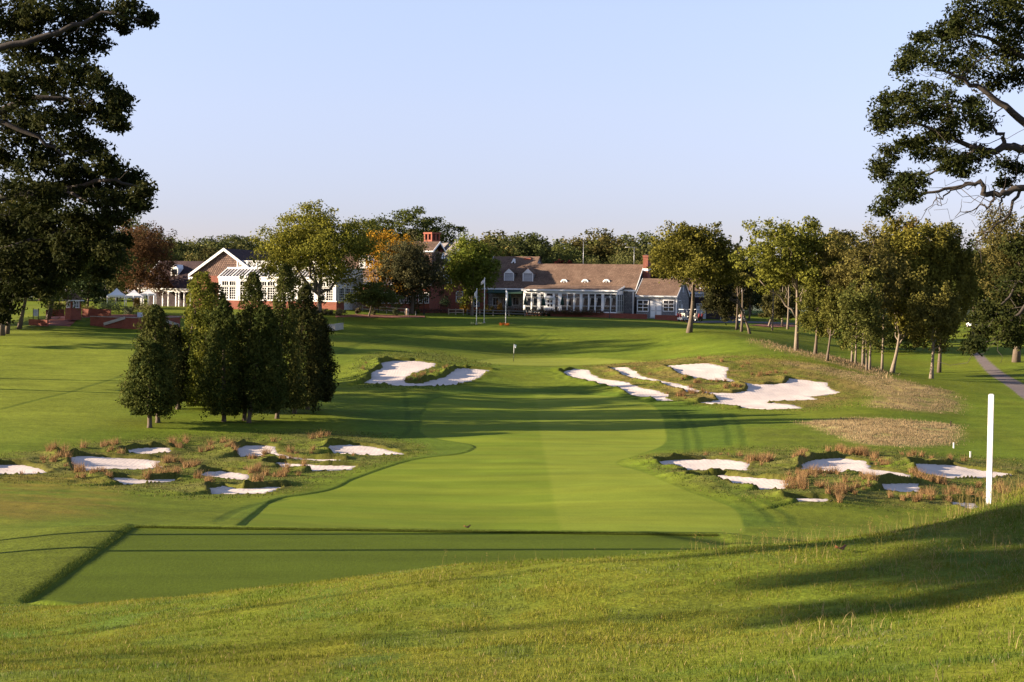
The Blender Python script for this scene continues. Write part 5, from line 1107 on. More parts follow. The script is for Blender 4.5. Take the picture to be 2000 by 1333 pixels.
# --- kiosk
Kf = Frame('kiosk', 143, 616, 209, 45, 'small brick and white kiosk with a brown pyramid roof and finial', 'kiosk'); r = Kf.root; h = .78; s_ = FPX / 209
zz = lambda py: (616 - py) / s_
mb = MB(); mb.box(-h, h, -h, h, -.6, zz(602)); mb.build('brick_base', BRICK, r)
mb = MB(); mb.box(-h + .1, h - .1, -h + .1, h - .1, zz(602), zz(588)); mb.build('cabin', BRICK, r)
mb = MB(); mb.box(-1.02, 1.02, -1.02, 1.02, zz(588.3), zz(586.3)); mb.build('eaves', WHITE, r)
mb = MB(); e = zz(586.3) + .002; mb.add([(-1.0, -1.0, e), (1.0, -1.0, e), (1.0, 1.0, e), (-1.0, 1.0, e), (0, 0, zz(569.5))], [(0, 1, 4), (1, 2, 4), (2, 3, 4), (3, 0, 4), (3, 2, 1, 0)]); mb.build('roof', ROOF, r)
mb = MB(); mb.tube([(0, 0, zz(570)), (0, 0, zz(563.5))], [.04, .01], 6); mb.build('finial', GREYMETAL, r)
for sd_ in (0, 1):
    # faces turned to the viewer: local -y and -x/+x
    if sd_ == 0: window(r, -.36, .36, zz(600.5), zz(589.5), -h + .1, 2, 4, .09)
    else: window(r, -.36, .36, zz(600.5), zz(589.5), h - .08, 2, 4, .09, side=True)
g_ = MB(); g_.box(-h + .05, -h + .1, -.3, .3, zz(600.5), zz(589.5)); g_.build('hatch', GREYW, r)

# --- brick terrace, walls and steps on the left
def draped(name, poly_px, m, kind='structure', lift=.04, col=None, step=.5, label=None, cat=None):
    w_ = hit(poly_px, GZ, ymin=150, ymax=262); lo = w_.min(0); hi = w_.max(0)
    gx_, gy_ = np.meshgrid(np.arange(lo[0], hi[0], step), np.arange(lo[1], hi[1], step)); gx_ = gx_.ravel(); gy_ = gy_.ravel(); k = inside(gx_, gy_, w_)
    pts = [Vector((a, b)) for a, b in zip(gx_[k], gy_[k])] + [Vector(tuple(q)) for q in w_]; ns = len(pts) - len(w_)
    vo, _, fo, *_ = delaunay_2d_cdt(pts, [(ns + i, ns + (i + 1) % len(w_)) for i in range(len(w_))], [], 0, 1e-4)
    pv = np.array([(v.x, v.y) for v in vo]); tri = np.array([f for f in fo if len(f) == 3]); cen = pv[tri].mean(1); tri = tri[inside(cen[:, 0], cen[:, 1], w_)]
    z = HA(pv[:, 0], pv[:, 1]) + lift; me = fastmesh(name, np.column_stack([pv, z]), tri, np.tile(rgb(*(col or (.3, .1, .06))), (len(pv), 1)), True); o = link(name, me, m)
    if kind: meta(o, kind=kind)
    if label: meta(o, label, cat)
    return o
draped('brick_path', [(96, 617), (160, 616), (150, 626), (136, 639), (94, 636)], BRICK)
draped('brick_path', [(160, 617), (250, 615), (360, 618), (360, 622), (240, 621), (160, 621)], BRICK)
draped('mulch_path', [(655, 616.5), (700, 615), (760, 616), (830, 618), (830, 621), (760, 621.5), (690, 620.5), (655, 620.5)], mat('red_mulch', (0.22, 0.075, 0.045), 0.95, 0.4, 3, bump=.5))
draped('drive', [(1340, 628), (1420, 627), (1600, 631), (1600, 634), (1480, 632), (1340, 631)], mat('drive_asphalt', (0.09, 0.085, 0.09), 0.9, 0.2, 4))
draped('bark_bed', [(1462, 636), (1500, 633), (1545, 634), (1560, 638), (1500, 640)], mat('red_mulch', (0, 0, 0)))
low_wall('retaining_wall', [(176, 633, 205), (270, 636, 203), (352, 634, 206)], .95, .4, BRICK, 'dark brick retaining wall below the terrace on the left', cap=STONE)
low_wall('brick_wall', [(90, 612, 212), (126, 611, 213)], .45, .3, BRICK, 'low curving brick wall left of the kiosk')
low_wall('brick_wall', [(160, 612, 213), (215, 613, 212)], .6, .3, BRICK, 'low brick wall right of the kiosk')
low_wall('brick_wall', [(56, 628, 203), (92, 630, 202)], .3, .3, BRICK, 'knee-high brick planter wall under the tall white sign')
for (a, b, lab) in (((203, 633.5, 203.5), (244, 621, 203.5), 'sloping pale stone stair cheek in the retaining wall'), ((350, 636, 204.5), (317, 625, 204.5), 'shorter sloping pale stone cheek beside the cedar tops')):
    A_ = P(*a); B_ = P(*b); r = empty('stair_cheek', A_, 0, lab, 'stair wall'); mb = MB(); mb.bar((0, 0, 0), B_ - A_, .3, .36); mb.build('coping', STONE, r); d_ = B_ - A_; mb = MB(); mb.add([(0, .16, -.5), (d_.x, .16, -.5), (d_.x, .16, d_.z - .15), (0, .16, -.15), (0, .5, -.5), (d_.x, .5, -.5), (d_.x, .5, d_.z - .15), (0, .5, -.15)], [(0, 1, 2, 3), (4, 7, 6, 5), (0, 4, 5, 1), (1, 5, 6, 2), (2, 6, 7, 3), (3, 7, 4, 0)]); mb.build('brick_body', BRICK, r)
low_wall('stone_curb', [(630, 638, 204), (655, 638.5, 203), (671, 636, 204)], .32, .5, STONE, 'low pale stone curb at the lawn edge right of the cedars')
rr_ = P(640, 633, 204); rl = empty('handrail', rr_, 0, 'thin black handrail above the pale stone curb', 'railing')
for k, px_ in enumerate((659, 664, 668, 671)): a = P(px_, 634, 203.6) - rr_; mb = MB(); mb.tube([a, a + Vector((0, 0, 1.0))], [.018, .018], 5); mb.build('baluster', BLACK, rl)
mb = MB(); mb.tube([P(659, 634, 203.6) - rr_ + Vector((0, 0, 1)), P(671, 634, 203.6) - rr_ + Vector((0, 0, 1))], [.02, .02], 5); mb.build('rail', BLACK, rl)
# signs
def sign(px, pyb, pyt, ptop, wpx, Y, label):
    s_ = FPX / Y; o = P(px, pyb, Y); r = empty('notice_board', o, .1, label, 'sign'); w_ = wpx / s_ / 2; zt = (pyb - ptop) / s_; zb = (pyb - pyt) / s_
    for sx in (-1, 1): mb = MB(); mb.box(sx * (w_ + .04) - .04, sx * (w_ + .04) + .04, -.04, .04, -.4, zt + .12); mb.build('post', BLACK, r)
    mb = MB(); mb.box(-w_, w_, -.03, .03, zb, zt); bk = mb.build('panel', mat('sign_white', (0.62, 0.66, 0.72), 0.5, 0.05), r)
    return r, w_, zb, zt
r, w_, zb, zt = sign(70, 628, 618, 604.5, 9, 203, 'tall pale sign board on dark posts at the far left')
for k in range(7): mb = MB(); y_ = zt - .1 - k * (zt - zb - .15) / 7; mb.box(-w_ * .7, w_ * (.3 + .35 * ((k * 7) % 3) / 2), -.036, -.031, y_ - .035, y_); mb.build('print_line', mat('sign_print', (0.22, 0.28, 0.40), 0.6), r)
r, w_, zb, zt = sign(273.5, 624, 619.5, 610.5, 10.5, 206, 'low white sign board on the retaining wall')
for k in range(4): mb = MB(); y_ = zt - .1 - k * (zt - zb - .1) / 4; mb.box(-w_ * .7, w_ * (.4 + .25 * (k % 2)), -.036, -.031, y_ - .03, y_); mb.build('print_line', mat('sign_print', (0, 0, 0)), r)
# --- flagpoles and their beds
def flagpole(px, pyb, pyt, Y, lab, flag=0):
    hh = hit([(px, pyb)], GZ, 200, 262)[0]; Y = hh[1]; s_ = FPX / Y; o = Vector((hh[0], Y, H(hh[0], Y))); r = empty('flagpole', o, 0, lab, 'flagpole', 'white flagpoles on the lawn'); L = (pyb - pyt) / s_
    mb = MB(); mb.tube([(0, 0, -.3), (0, 0, L * .5), (0, 0, L)], [.065, .055, .04], 8); mb.build('pole', WHITE, r)
    mb = MB(); mb.tube([(0, 0, L), (0, 0, L + .09), (0, 0, L + .16)], [.02, .08, .02], 8); mb.build('ball', WHITE, r)
    mb = MB(); mb.tube([(0, 0, -.05), (0, 0, .12)], [.22, .16], 10); mb.build('collar', STONE, r)
    if flag == 1:
        n = 8; vs = []; fs = []
        for i in range(n + 1):
            for j in range(4): t_ = i / n; vs.append((-.06 - .46 * t_, .10 * math.sin(t_ * 7 + j), L - .05 - j * .19 - .40 * t_ * (1.1 - j * .12)))
        for i in range(n):
            for j in range(3): a = i * 4 + j; fs.append((a, a + 4, a + 5, a + 1))
        mb = MB(); mb.add(vs, fs, True); fo = mb.build('flag', mat('pale_flag_cloth', (0.70, 0.62, 0.60), 0.8, 0.1), r); sm_ = fo.modifiers.new('thick', 'SOLIDIFY'); sm_.thickness = .012
    if flag == 2:
        mb = MB(); mb.tube([(.07, 0, L - .1), (.13, .02, L - .5), (.15, 0, L - 1.0), (.10, -.02, L - 1.5), (.07, 0, L - 2.0)], [.03, .12, .15, .11, .03], 7); mb.build('flag', WHITE, r)
    if flag == 3:
        mb = MB(); mb.tube([(-.07, 0, L - .2), (-.2, .02, L - .5), (-.22, 0, L - .9), (-.12, -.02, L - 1.25)], [.03, .12, .12, .03], 7); mb.build('flag', GREYW, r)
    return o
f1 = flagpole(930.5, 634, 566, 230, 'left of the three flagpoles, a furled grey flag at its top', 3); f2 = flagpole(945.5, 631, 545, 232, 'tallest flagpole, middle of the three, with a pale drooping flag', 1); f3 = flagpole(987.5, 635, 566, 229, 'right flagpole with a furled white flag, orange flowers round its foot', 2)
def blob_plant(name, c, r, h, n, leaf, c1, c2, label, cat, group=None, flat=.8):
    root = empty(name, c, 0, label, cat, group); k = 5; bl = [(c[0] + RNG.normal() * r * .35, c[1] + RNG.normal() * r * .35, c[2] + h * RNG.uniform(.3, .6), r * .6, r * .6, h * .5) for _ in range(k)]
    V_, F_, C_ = crown(bl, n, leaf, rgb(*c1), rgb(*c2), 6, .5, .4); link('foliage', fastmesh('foliage', V_ - np.array(c), F_, C_), FOLIAGE, root)
    mb = MB(); mb.tube([(0, 0, -.1), (0, 0, h * .5)], [.05, .02], 5); mb.build('stem', BARK, root); return root
def gp(px, py): hh = hit([(px, py)], GZ, 150, 262)[0]; return (hh[0], hh[1], H(hh[0], hh[1]))
for (px, py, c1, c2, lab) in ((922.5, 635, (.30, .36, .12), (.50, .52, .22), 'pale flower clump left of the left flagpole'), (938, 634.5, (.30, .36, .12), (.50, .52, .22), 'pale flower clump between the left and tall flagpoles'),
      (980, 636, (.45, .12, .02), (.60, .20, .04), 'orange flower clump left of the right flagpole'), (990, 636.5, (.45, .12, .02), (.60, .20, .04), 'orange flower clump right of the right flagpole')):
    blob_plant('flower_clump', gp(px, py), .38, .38, 320, .10, c1, c2, lab, 'flowers', 'flower clumps at the flagpoles')
# --- flagstick on the green
o = gp(1003, 706.5); r = empty('flagstick', o, 0, 'flagstick with a white flag on the putting green', 'flagstick'); Lf = 33.5 / FPX * o[1]
mb = MB(); mb.tube([(0, 0, 0), (.02, 0, Lf * .48)], [.03, .028], 6); mb.build('lower_stick', BLACK, r); mb = MB(); mb.tube([(.02, 0, Lf * .481), (.04, 0, Lf)], [.03, .022], 6); mb.build('upper_stick', WHITE, r)
mb = MB(); mb.add([(.04, 0, Lf), (.30, .05, Lf - .08), (.26, -.03, Lf - .42), (.04, 0, Lf - .36), (.04, .02, Lf), (.30, .07, Lf - .08), (.26, -.01, Lf - .42), (.04, .02, Lf - .36)], [(0, 1, 2, 3), (7, 6, 5, 4), (0, 4, 5, 1), (1, 5, 6, 2), (2, 6, 7, 3), (3, 7, 4, 0)]); mb.build('flag', WHITE, r)
# --- lamp posts
def lamp(px, pyb, pyt, Y, lab, glob=PALEGLASS):
    s_ = FPX / Y; o = P(px, pyb, Y); r = empty('lamp_post', o, 0, lab, 'lamp post', 'lamp posts along the terrace'); L = (pyb - pyt) / s_
    mb = MB(); mb.tube([(0, 0, -.5), (0, 0, .25), (0, 0, .3), (0, 0, L - .45)], [.13, .12, .06, .045], 8); mb.build('post', BLACK, r)
    mb = MB(); mb.tube([(0, 0, L - .45), (0, 0, L - .4), (0, 0, L - .1)], [.06, .11, .14], 6); mb.build('lantern_glass', glob, r)
    mb = MB(); mb.tube([(0, 0, L - .1), (0, 0, L - .08), (0, 0, L + .1)], [.19, .19, .02], 6); mb.build('lantern_cap', BLACK, r)
lamp(739, 615, 572, 231, 'black lamp post behind the orchard tree and rail fence'); lamp(1190.5, 624, 577, 243, 'black lamp post in front of the sunroom right end'); lamp(1353, 626, 586, 240, 'lamp post with a pale globe beside the solitary oak trunk'); lamp(828, 615, 580, 236, 'dark lamp post right of the grey green tree')
# --- rail fences
def fence(posts, label, Y, m, h=1.05):
    W_ = [P(a, b, y) for a, b, y in posts]; r = empty('rail_fence', W_[0], 0, label, 'fence', 'split rail fences along the garden')
    for w0 in W_: mb = MB(); q = w0 - W_[0]; mb.box(q.x - .08, q.x + .08, q.y - .07, q.y + .07, q.z - .6, q.z + h); mb.build('post', m, r)
    for a, b in zip(W_[:-1], W_[1:]):
        for z_ in (h * .42, h * .84): mb = MB(); mb.bar(a - W_[0] + Vector((0, -.09, z_ + RNG.normal() * .02)), b - W_[0] + Vector((0, -.09, z_ + RNG.normal() * .02)), .08, .13); mb.build('rail', m, r)
fence([(659, 606.5, 236), (685, 608, 235), (708, 609.5, 234), (731, 611, 234), (755, 612.5, 233), (774, 614, 233), (792, 615.5, 232)], 'pale split rail fence from the conservatory to the barrel', 234, WOODRAIL)
fence([(876, 616.5, 243), (890, 616.5, 243), (905, 617, 244)], 'short pale rail fence left of the flagpoles', 243, WOODRAIL)
fence([(912, 617, 243), (937, 617.5, 243.5), (963, 618, 244), (994, 618.5, 245), (1025, 619, 246), (1059, 620, 247)], 'dark rail fence behind the flagpoles', 245, mat('grey_fence_wood', (0.16, 0.15, 0.13), 0.85, 0.4, 5))
# --- barrel and bollards
o = P(795, 616, 230); r = empty('barrel', o, 0, 'wooden waste barrel between black bollards', 'barrel'); mb = MB(); mb.tube([(0, 0, -.1), (0, 0, .3), (0, 0, .6), (0, 0, .85)], [.24, .30, .30, .25], 14); mb.build('staves', BARREL, r)
for z_ in (.12, .72): mb = MB(); mb.tube([(0, 0, z_), (0, 0, z_ + .06)], [.305, .305], 14); mb.build('hoop', GREYMETAL, r)
mb = MB(); mb.tube([(0, 0, .851), (0, 0, .95)], [.26, .15], 14); mb.build('lid', PALEGLASS, r)
for px_, py_, lab in ((791.5, 615, 'black bollard left of the barrel'), (797.5, 619, 'black bollard in front of the barrel'), (812, 619.5, 'black bollard right of the barrel, set apart')):
    o = P(px_, py_, 229); r = empty('bollard', o, 0, lab, 'bollard', 'black bollards by the barrel'); mb = MB(); mb.tube([(0, 0, -.3), (0, 0, .78)], [.09, .09], 8); mb.build('shaft', BLACK, r); mb = MB(); mb.tube([(0, 0, .781), (0, 0, .82), (0, 0, .88)], [.11, .11, .03], 8); mb.build('cap', BLACK, r)
# --- umbrellas
def umbrella(px, pyb, pyt, Y, lab, red=False):
    s_ = FPX / Y; o = P(px, pyb, Y); r = empty('parasol', o, 0, lab, 'parasol', 'furled green parasols on the terrace'); L = (pyb - pyt) / s_
    mb = MB(); mb.tube([(0, 0, -.5), (0, 0, L)], [.03, .03], 6); mb.build('pole', DARKWOOD, r)
    n = 12; pts = []; prof = [(L * .34, .30), (L * .5, .27), (L * .75, .17), (L - .12, .05), (L + .05, .012)]
    vs = []; fs = []
    for z_, q in prof:
        for k in range(n): a = 2 * math.pi * k / n; rr = q * (1 + (.22 if k % 2 else -.12)); vs.append((rr * math.cos(a), rr * math.sin(a), z_))
    for i in range(len(prof) - 1):
        for k in range(n): fs.append((i * n + k, i * n + (k + 1) % n, (i + 1) * n + (k + 1) % n, (i + 1) * n + k))
    fs.append(tuple(range(n))[::-1]); mb = MB(); mb.add(vs, fs, True); mb.build('canopy', REDCLOTH if red else GREENCLOTH, r)
umbrella(1026, 606, 577.5, 250, 'furled dark green parasol at the left corner of the sunroom'); umbrella(1061.5, 607, 579, 250, 'furled dark green parasol just left of the sunroom door'); umbrella(1098, 606, 578, 250, 'furled dark green parasol right of the sunroom door'); umbrella(995.5, 612, 572, 248, 'furled parasol left of the sunroom behind the right flagpole')
# white gate by the door
o = P(1065, 611, 249.5); r = empty('picket_gate', o, -math.radians(18), 'small white picket gate below the sunroom door', 'gate')
for k in range(9): mb = MB(); mb.box(k * .16, k * .16 + .08, 0, .04, -.2, .85); mb.build('picket', WHITE, r)
mb = MB(); mb.box(0, 1.36, .041, .08, .15, .22); mb.box(0, 1.36, .041, .08, .62, .69); mb.build('rail', WHITE, r)
# --- antennas
o = P(1139, 520, 262); r = empty('mast', o, 0, 'thin vertical mast above the long roof', 'antenna'); mb = MB(); mb.tube([(0, 0, -1.2), (0, 0, 47 / FPX * 262)], [.05, .025], 5); mb.build('rod', GREYMETAL, r); mb = MB(); mb.bar((-.5, 0, -.6), (0, 0, .5), .04); mb.bar((.5, 0, -.6), (0, 0, .5), .04); mb.build('stay', GREYMETAL, r)
o = P(1238, 521, 262); r = empty('aerial', o, 0, 'television aerial with a crossbar near the tall chimney', 'antenna'); Lh = 38 / FPX * 262; mb = MB(); mb.tube([(0, 0, -1), (0, 0, Lh)], [.04, .03], 5); mb.build('rod', GREYMETAL, r); mb = MB(); mb.tube([(-1.5, 0, Lh - .05), (.5, 0, Lh - .05)], [.03, .03], 5); mb.build('boom', GREYMETAL, r)
for k in range(6): mb = MB(); xx = -1.4 + k * .36; mb.tube([(xx, -.35, Lh - .05), (xx, .35, Lh - .05)], [.012, .012], 4); mb.build('element', GREYMETAL, r)
# --- golf carts
def cart(px, pyb, Y, rz, body, label):
    o = P(px, pyb, Y); r = empty('golf_cart', o, rz, label, 'golf cart', 'golf carts parked by the drive'); 
    mb = MB(); mb.prism([(-1.15, .25), (1.15, .25), (1.2, .55), (.75, .78), (.45, .5), (-.1, .48), (-.15, .75), (-1.1, .8), (-1.2, .5)], 'y', -.55, .55); mb.build('body', body, r)
    mb = MB(); mb.prism([(-.55, .76), (.0, .76), (.0, .88), (-.42, .9), (-.5, 1.25), (-.6, 1.25)], 'y', -.5, .5); mb.build('seat', mat('cream_vinyl', (0.5, 0.45, 0.36), 0.5), r)
    mb = MB(); mb.prism([(-.95, 1.78), (.75, 1.78), (.7, 1.86), (-.9, 1.86)], 'y', -.58, .58); mb.build('roof', GREYW, r)
    for a, b in (((.75, .8), (.6, 1.78)), ((-.95, .8), (-.85, 1.78))):
        for y_ in (-.5, .5): mb = MB(); mb.tube([(a[0], y_, a[1]), (b[0], y_, b[1])], [.02, .02], 5); mb.build('roof_post', GREYMETAL, r)
    for x_ in (-.8, .8):
        for y_ in (-.55, .55): mb = MB(); mb.tube([(x_, y_ - .09, .24), (x_, y_ + .09, .24)], [.24, .24], 12); w_ = mb.build('wheel', BLACK, r); mb = MB(); mb.tube([(x_, y_ - .10, .24), (x_, y_ + .10, .24)], [.12, .12], 10); mb.build('rim', WHITE, w_)
    for y_ in (-.3, .3): mb = MB(); mb.tube([(-1.2, y_, .6), (-1.35, y_, 1.15)], [.15, .17], 8); mb.build('golf_bag', REDCLOTH, r)
cart(1357, 628, 239, 2.2, BLACK, 'dark golf cart with red bags right of the solitary oak trunk'); cart(1339, 628, 240, .6, WHITE, 'white golf cart just left of the solitary oak trunk'); cart(1446, 629.5, 238, 1.3, WHITE, 'white golf cart lit by the sun beside the slender pale trunk')
cart(1903, 640, 236, 2.0, WHITE, 'white golf cart far right seen between the grove and the near oak')
# --- shrubs and beds
for (px, py, r_, h, c1, c2, lab, nm) in (
 (150, 606, 1.4, 1.1, (.10, .075, .02), (.20, .15, .04), 'yellowing low shrub behind the kiosk left side', 'shrub'), (100, 609, 1.6, 1.6, (.05, .055, .016), (.11, .10, .03), 'bushy shrub left of the kiosk', 'shrub'),
 (118, 608, 1.2, 1.5, (.12, .10, .04), (.22, .17, .07), 'straw coloured tall grass left of the kiosk', 'shrub'), (176, 612, 1.3, 1.2, (.06, .055, .016), (.12, .10, .03), 'small shrub right of the kiosk', 'shrub'),
 (205, 613, 1.7, 1.8, (.028, .045, .022), (.055, .075, .035), 'dark blue green shrub above the retaining wall', 'shrub'), (232, 611, 1.9, 2.2, (.028, .045, .022), (.055, .075, .035), 'taller blue green shrub below the tents', 'shrub'),
 (250, 615, 1.1, 1.4, (.07, .085, .05), (.13, .14, .08), 'silvery grass clump left of the low sign', 'shrub'), (280, 613, 1.5, 1.9, (.13, .12, .05), (.22, .19, .08), 'fountain of pale ornamental grass behind the low sign', 'shrub'),
 (266, 602, 1.0, 1.6, (.12, .07, .015), (.2, .12, .02), 'orange brown shrub below the reddish tree', 'shrub'),
 (612, 614, .9, .9, (.05, .055, .03), (.10, .10, .05), 'low grass clump below the yellow green tree', 'shrub'), (640, 616, .9, .95, (.07, .07, .035), (.14, .12, .06), 'straw topped grass clump right of the yellow green tree trunk', 'shrub'), (662, 617, 1.0, 1.0, (.07, .07, .035), (.14, .12, .06), 'straw topped grass clump by the handrail', 'shrub'),
 (697, 614, .42, .9, (.08, .07, .04), (.15, .12, .07), 'small upright grass clump left of the orchard tree', 'shrub'), (727, 615, .5, .85, (.06, .065, .03), (.12, .11, .05), 'small grass clump right of the orchard tree trunk', 'shrub'), (774, 617.5, .65, 1.1, (.055, .07, .03), (.11, .12, .05), 'green grass clump in front of the rail fence end', 'shrub'),
 (815, 613, .8, .9, (.06, .08, .02), (.13, .14, .03), 'bright low bush right of the bollards', 'shrub'), (905, 611, 1.2, 1.6, (.14, .08, .012), (.26, .15, .02), 'golden shrub against the brick wing', 'shrub'), (872, 601, 1.3, 2.6, (.02, .035, .02), (.04, .06, .03), 'dark conical bush left of the brick wing window', 'shrub'),
 (953, 612, .7, 1.5, (.10, .085, .02), (.17, .13, .03), 'thin shrub between the tall flagpole and the porch', 'shrub'), (977, 611, .7, 1.6, (.14, .08, .02), (.22, .13, .03), 'orange tinted shrub beside the right flagpole', 'shrub'),
 (690, 602, 1.6, 1.0, (.04, .05, .015), (.08, .09, .025), 'dark hedge bush right of the conservatory', 'shrub'), (730, 604, 1.2, 1.4, (.12, .13, .02), (.2, .2, .03), 'yellow green bush behind the orchard tree', 'shrub'), (1790, 668, 2.2, 2.6, (.03, .035, .012), (.06, .055, .02), 'dark thicket behind the grove', 'shrub')):
    hh = P(px, py, 1); Yg = hit([(px, py)], GZ, 190, 262)[0][1]; Yg = min(Yg, 246)
    p = P(px, py, Yg); blob_plant(nm, (p.x, Yg, max(p.z, H(p.x, Yg)) if True else 0), r_, h, 900, .17, c1, c2, lab, 'shrub')
def bed(name, a, b, Y0, Y1, n, hmax, cols, leaf=.14, label=None):
    t_ = RNG.random(n); px = a[0] + (b[0] - a[0]) * t_; yy = Y0 + (Y1 - Y0) * t_ + RNG.normal(size=n) * .5
    d_ = dirs(px, a[1] + (b[1] - a[1]) * t_); p = d_ * yy[:, None]; hh = hmax * (.5 + .5 * np.abs(np.sin(px * .9)) * RNG.random(n)) * RNG.random(n) ** .6
    p[:, 2] = p[:, 2] + hh; c = np.array(cols)[RNG.integers(0, len(cols), n)] * RNG.uniform(.7, 1.3, n)[:, None]
    V_, F_, C_ = leaf_mesh(p, np.tile([0, -.3, .8], (n, 1)), leaf * RNG.uniform(.6, 1.4, n), c); o = link(name, fastmesh(name, V_, F_, C_), FOLIAGE); meta(o, label, 'flower bed', kind='stuff'); return o
bed('flower_border', (925, 612), (1180, 617), 248.6, 246.2, 11000, 1.15, [(.10, .03, .02), (.05, .06, .02), (.16, .05, .03), (.12, .07, .03), (.04, .05, .02)], label='reddish flower border along the terrace wall')
bed('hedge_row', (915, 617), (1075, 619.5), 246.5, 247.5, 6000, .8, [(.02, .035, .014), (.03, .045, .016)], label='low dark hedge behind the dark rail fence')
bed('flower_border', (815, 612), (905, 614), 249, 248, 2200, 1.0, [(.10, .03, .025), (.05, .05, .025), (.12, .05, .05), (.05, .06, .05)], label='reddish flower border right of the barrel')
bed('pale_border', (660, 606), (770, 610), 239, 237, 1600, .6, [(.22, .20, .08), (.16, .15, .06), (.10, .10, .03)], label='straw coloured border behind the rail fence')

# --- white post on the near mound, stakes, leaf, unseen slender poles added to shade the tee
o = P(1931, 993, 23.2); zg = H(o.x, 23.2); o.z = zg; r = empty('white_post', o, 0, 'square white wooden post on the near mound at the right', 'post'); Lp = P(1938, 770, 23.2).z - zg
hw = .038; mb = MB(); nseg = 1
vs = [(-hw, -hw, -.3), (hw, -hw, -.3), (hw, hw, -.3), (-hw, hw, -.3), (-hw, -hw, Lp - .015), (hw, -hw, Lp - .015), (hw, hw, Lp - .015), (-hw, hw, Lp - .015), (-hw + .014, -hw + .014, Lp), (hw - .014, -hw + .014, Lp), (hw - .014, hw - .014, Lp), (-hw + .014, hw - .014, Lp)]
mb.add(vs, [(0, 3, 2, 1), (0, 1, 5, 4), (1, 2, 6, 5), (2, 3, 7, 6), (3, 0, 4, 7), (4, 5, 9, 8), (5, 6, 10, 9), (6, 7, 11, 10), (7, 4, 8, 11), (8, 9, 10, 11)]); po_ = mb.build('timber', POST, r); po_.rotation_euler = (0, 0, math.radians(-24))
mb = MB(); mb.tube([(.012, -hw * 1.05, Lp - .12), (.012, -hw * 1.05 - .006, Lp - .12)], [.005, .005], 6); mb.build('screw', BLACK, r)
mb = MB(); mb.bar((.03, -hw * 1.04, .58), (.028, -hw * 1.05, .36), .004, .003); mb.bar((.022, -hw * 1.04, 1.0), (.016, -hw * 1.05, .64), .003, .003); mb.build('split', DARKWOOD, r)
for px_, py_, lab in ((1862.5, 876, 'tiny white stake by the tan fescue corner'), (1895, 894, 'tiny white stake right of the first one'), (1857, 833, 'tiny dark stake at the upper corner of the tan fescue')):
    hh = hit([(px_, py_)], GZ, 60, 200)[0]; r = empty('stake', (hh[0], hh[1], H(hh[0], hh[1])), 0, lab, 'stake', 'small marker stakes'); mb = MB(); mb.box(-.04, .04, -.04, .04, -.2, .38); mb.box(-.05, .05, -.05, .05, .381, .42); mb.build('peg', DARKWOOD if 'dark' in lab else WHITE, r)
def leafobj(px, py, sz, lab):
    hh = hit([(px, py)], GZ, 9, 60)[0]; r = empty('fallen_leaf', (hh[0], hh[1], H(hh[0], hh[1]) + .07), .4, lab, 'leaf', 'fallen leaves')
    mb = MB(); n = 14; vs = [(0, 0, 0)] + [(sz * (1 + .35 * (k % 2)) * math.cos(6.283 * k / n) * 1.25, sz * (1 + .35 * (k % 2)) * math.sin(6.283 * k / n) * .8, sz * .55 * math.cos(6.283 * k / n * 2) + .01) for k in range(n)]
    mb.add(vs, [(0, 1 + k, 1 + (k + 1) % n) for k in range(n)], True); b = mb.build('blade', mat('dry_leaf', (0.17, 0.07, 0.03), 0.7, 0.3, 20), r); so_ = b.modifiers.new('thick', 'SOLIDIFY'); so_.thickness = .002
    mb = MB(); mb.tube([(0, 0, .005), (-sz * 1.5, 0, .01)], [.002, .001], 4); mb.build('stalk', mat('dry_leaf', (0, 0, 0)), r)
leafobj(1641, 1084, .052, 'large curled brown leaf on the mound at the right'); leafobj(912, 1034, .07, 'small orange leaf at the far edge of the tee')
for (yy, lab) in ((39.5, 'unseen slender pole beyond the left edge, farther one'), (36.9, 'unseen slender pole beyond the left edge, nearer one')):
    xx = -21.5; r = empty('unseen_pole', (xx, yy, H(xx, yy)), 0, lab, 'pole', 'unseen poles left of the tee'); mb = MB(); mb.tube([(0, 0, -.5), (0, 0, 5), (0, 0, 10.5)], [.13, .12, .11], 8); mb.build('shaft', GREYMETAL, r); mb = MB(); mb.tube([(0, 0, 10.5), (0, 0, 10.6)], [.08, .02], 8); mb.build('cap', GREYMETAL, r)  # out of view, put in to cast two thin shadow lines over the tee
# trees out of the frame on the left whose shade crosses the lawn and the near mound
def side_tree(x, y, h, r, tr=.3, n=1600, bole=.35, lab='tree standing left of the view'):
    z = H(x, y) if y < 262 else -4; c = (x, y, z + h * (bole + 1) / 2); bl = auto_blobs(c, r, r, h * (1 - bole) / 2, 14, .42); tr, n = (.11, 900) if bole > .5 else (tr, n)
    set_tree('side_tree', (x, y, z), bl, n, .75 if n > 600 else .55, rgb(.035, .05, .012), rgb(.075, .085, .02), lab, 'tree', 'trees left of the view', tr=tr, forks=3, bark=BARK)
for (x, y, h, r, bo, lab) in ((-42, 15.4, 18.4, 2.4, .60, 'tall tree beyond the left edge, its shade crossing the mound'), (-42, 21.6, 19.3, 1.3, .62, 'narrow tree beyond the left edge, third from the camera'), (-42, 11.3, 17.6, 2.3, .60, 'slim tree beyond the left edge nearest the camera'), (-51, 136.5, 17.5, 4.6, .12, 'broad tree beyond the left edge level with the cedars'), (-54, 145.5, 17, 4.2, .15, 'broad tree beyond the left edge behind the cedars'),
  (-66, 176, 14, 5, .2, 'bushy tree beyond the left edge on the slope'), (-73, 190, 16, 5, .15, 'bushy tree beyond the left edge near the path'), (-76, 199, 15, 5, .1, 'low crowned tree beyond the left edge by the terrace'), (-84, 212, 16, 6, .15, 'large tree beyond the left edge behind the kiosk'), (-80, 205, 14, 5, .1, 'full tree beyond the left edge beside the kiosk')):
    side_tree(x, y, h, r, bole=bo, lab=lab)

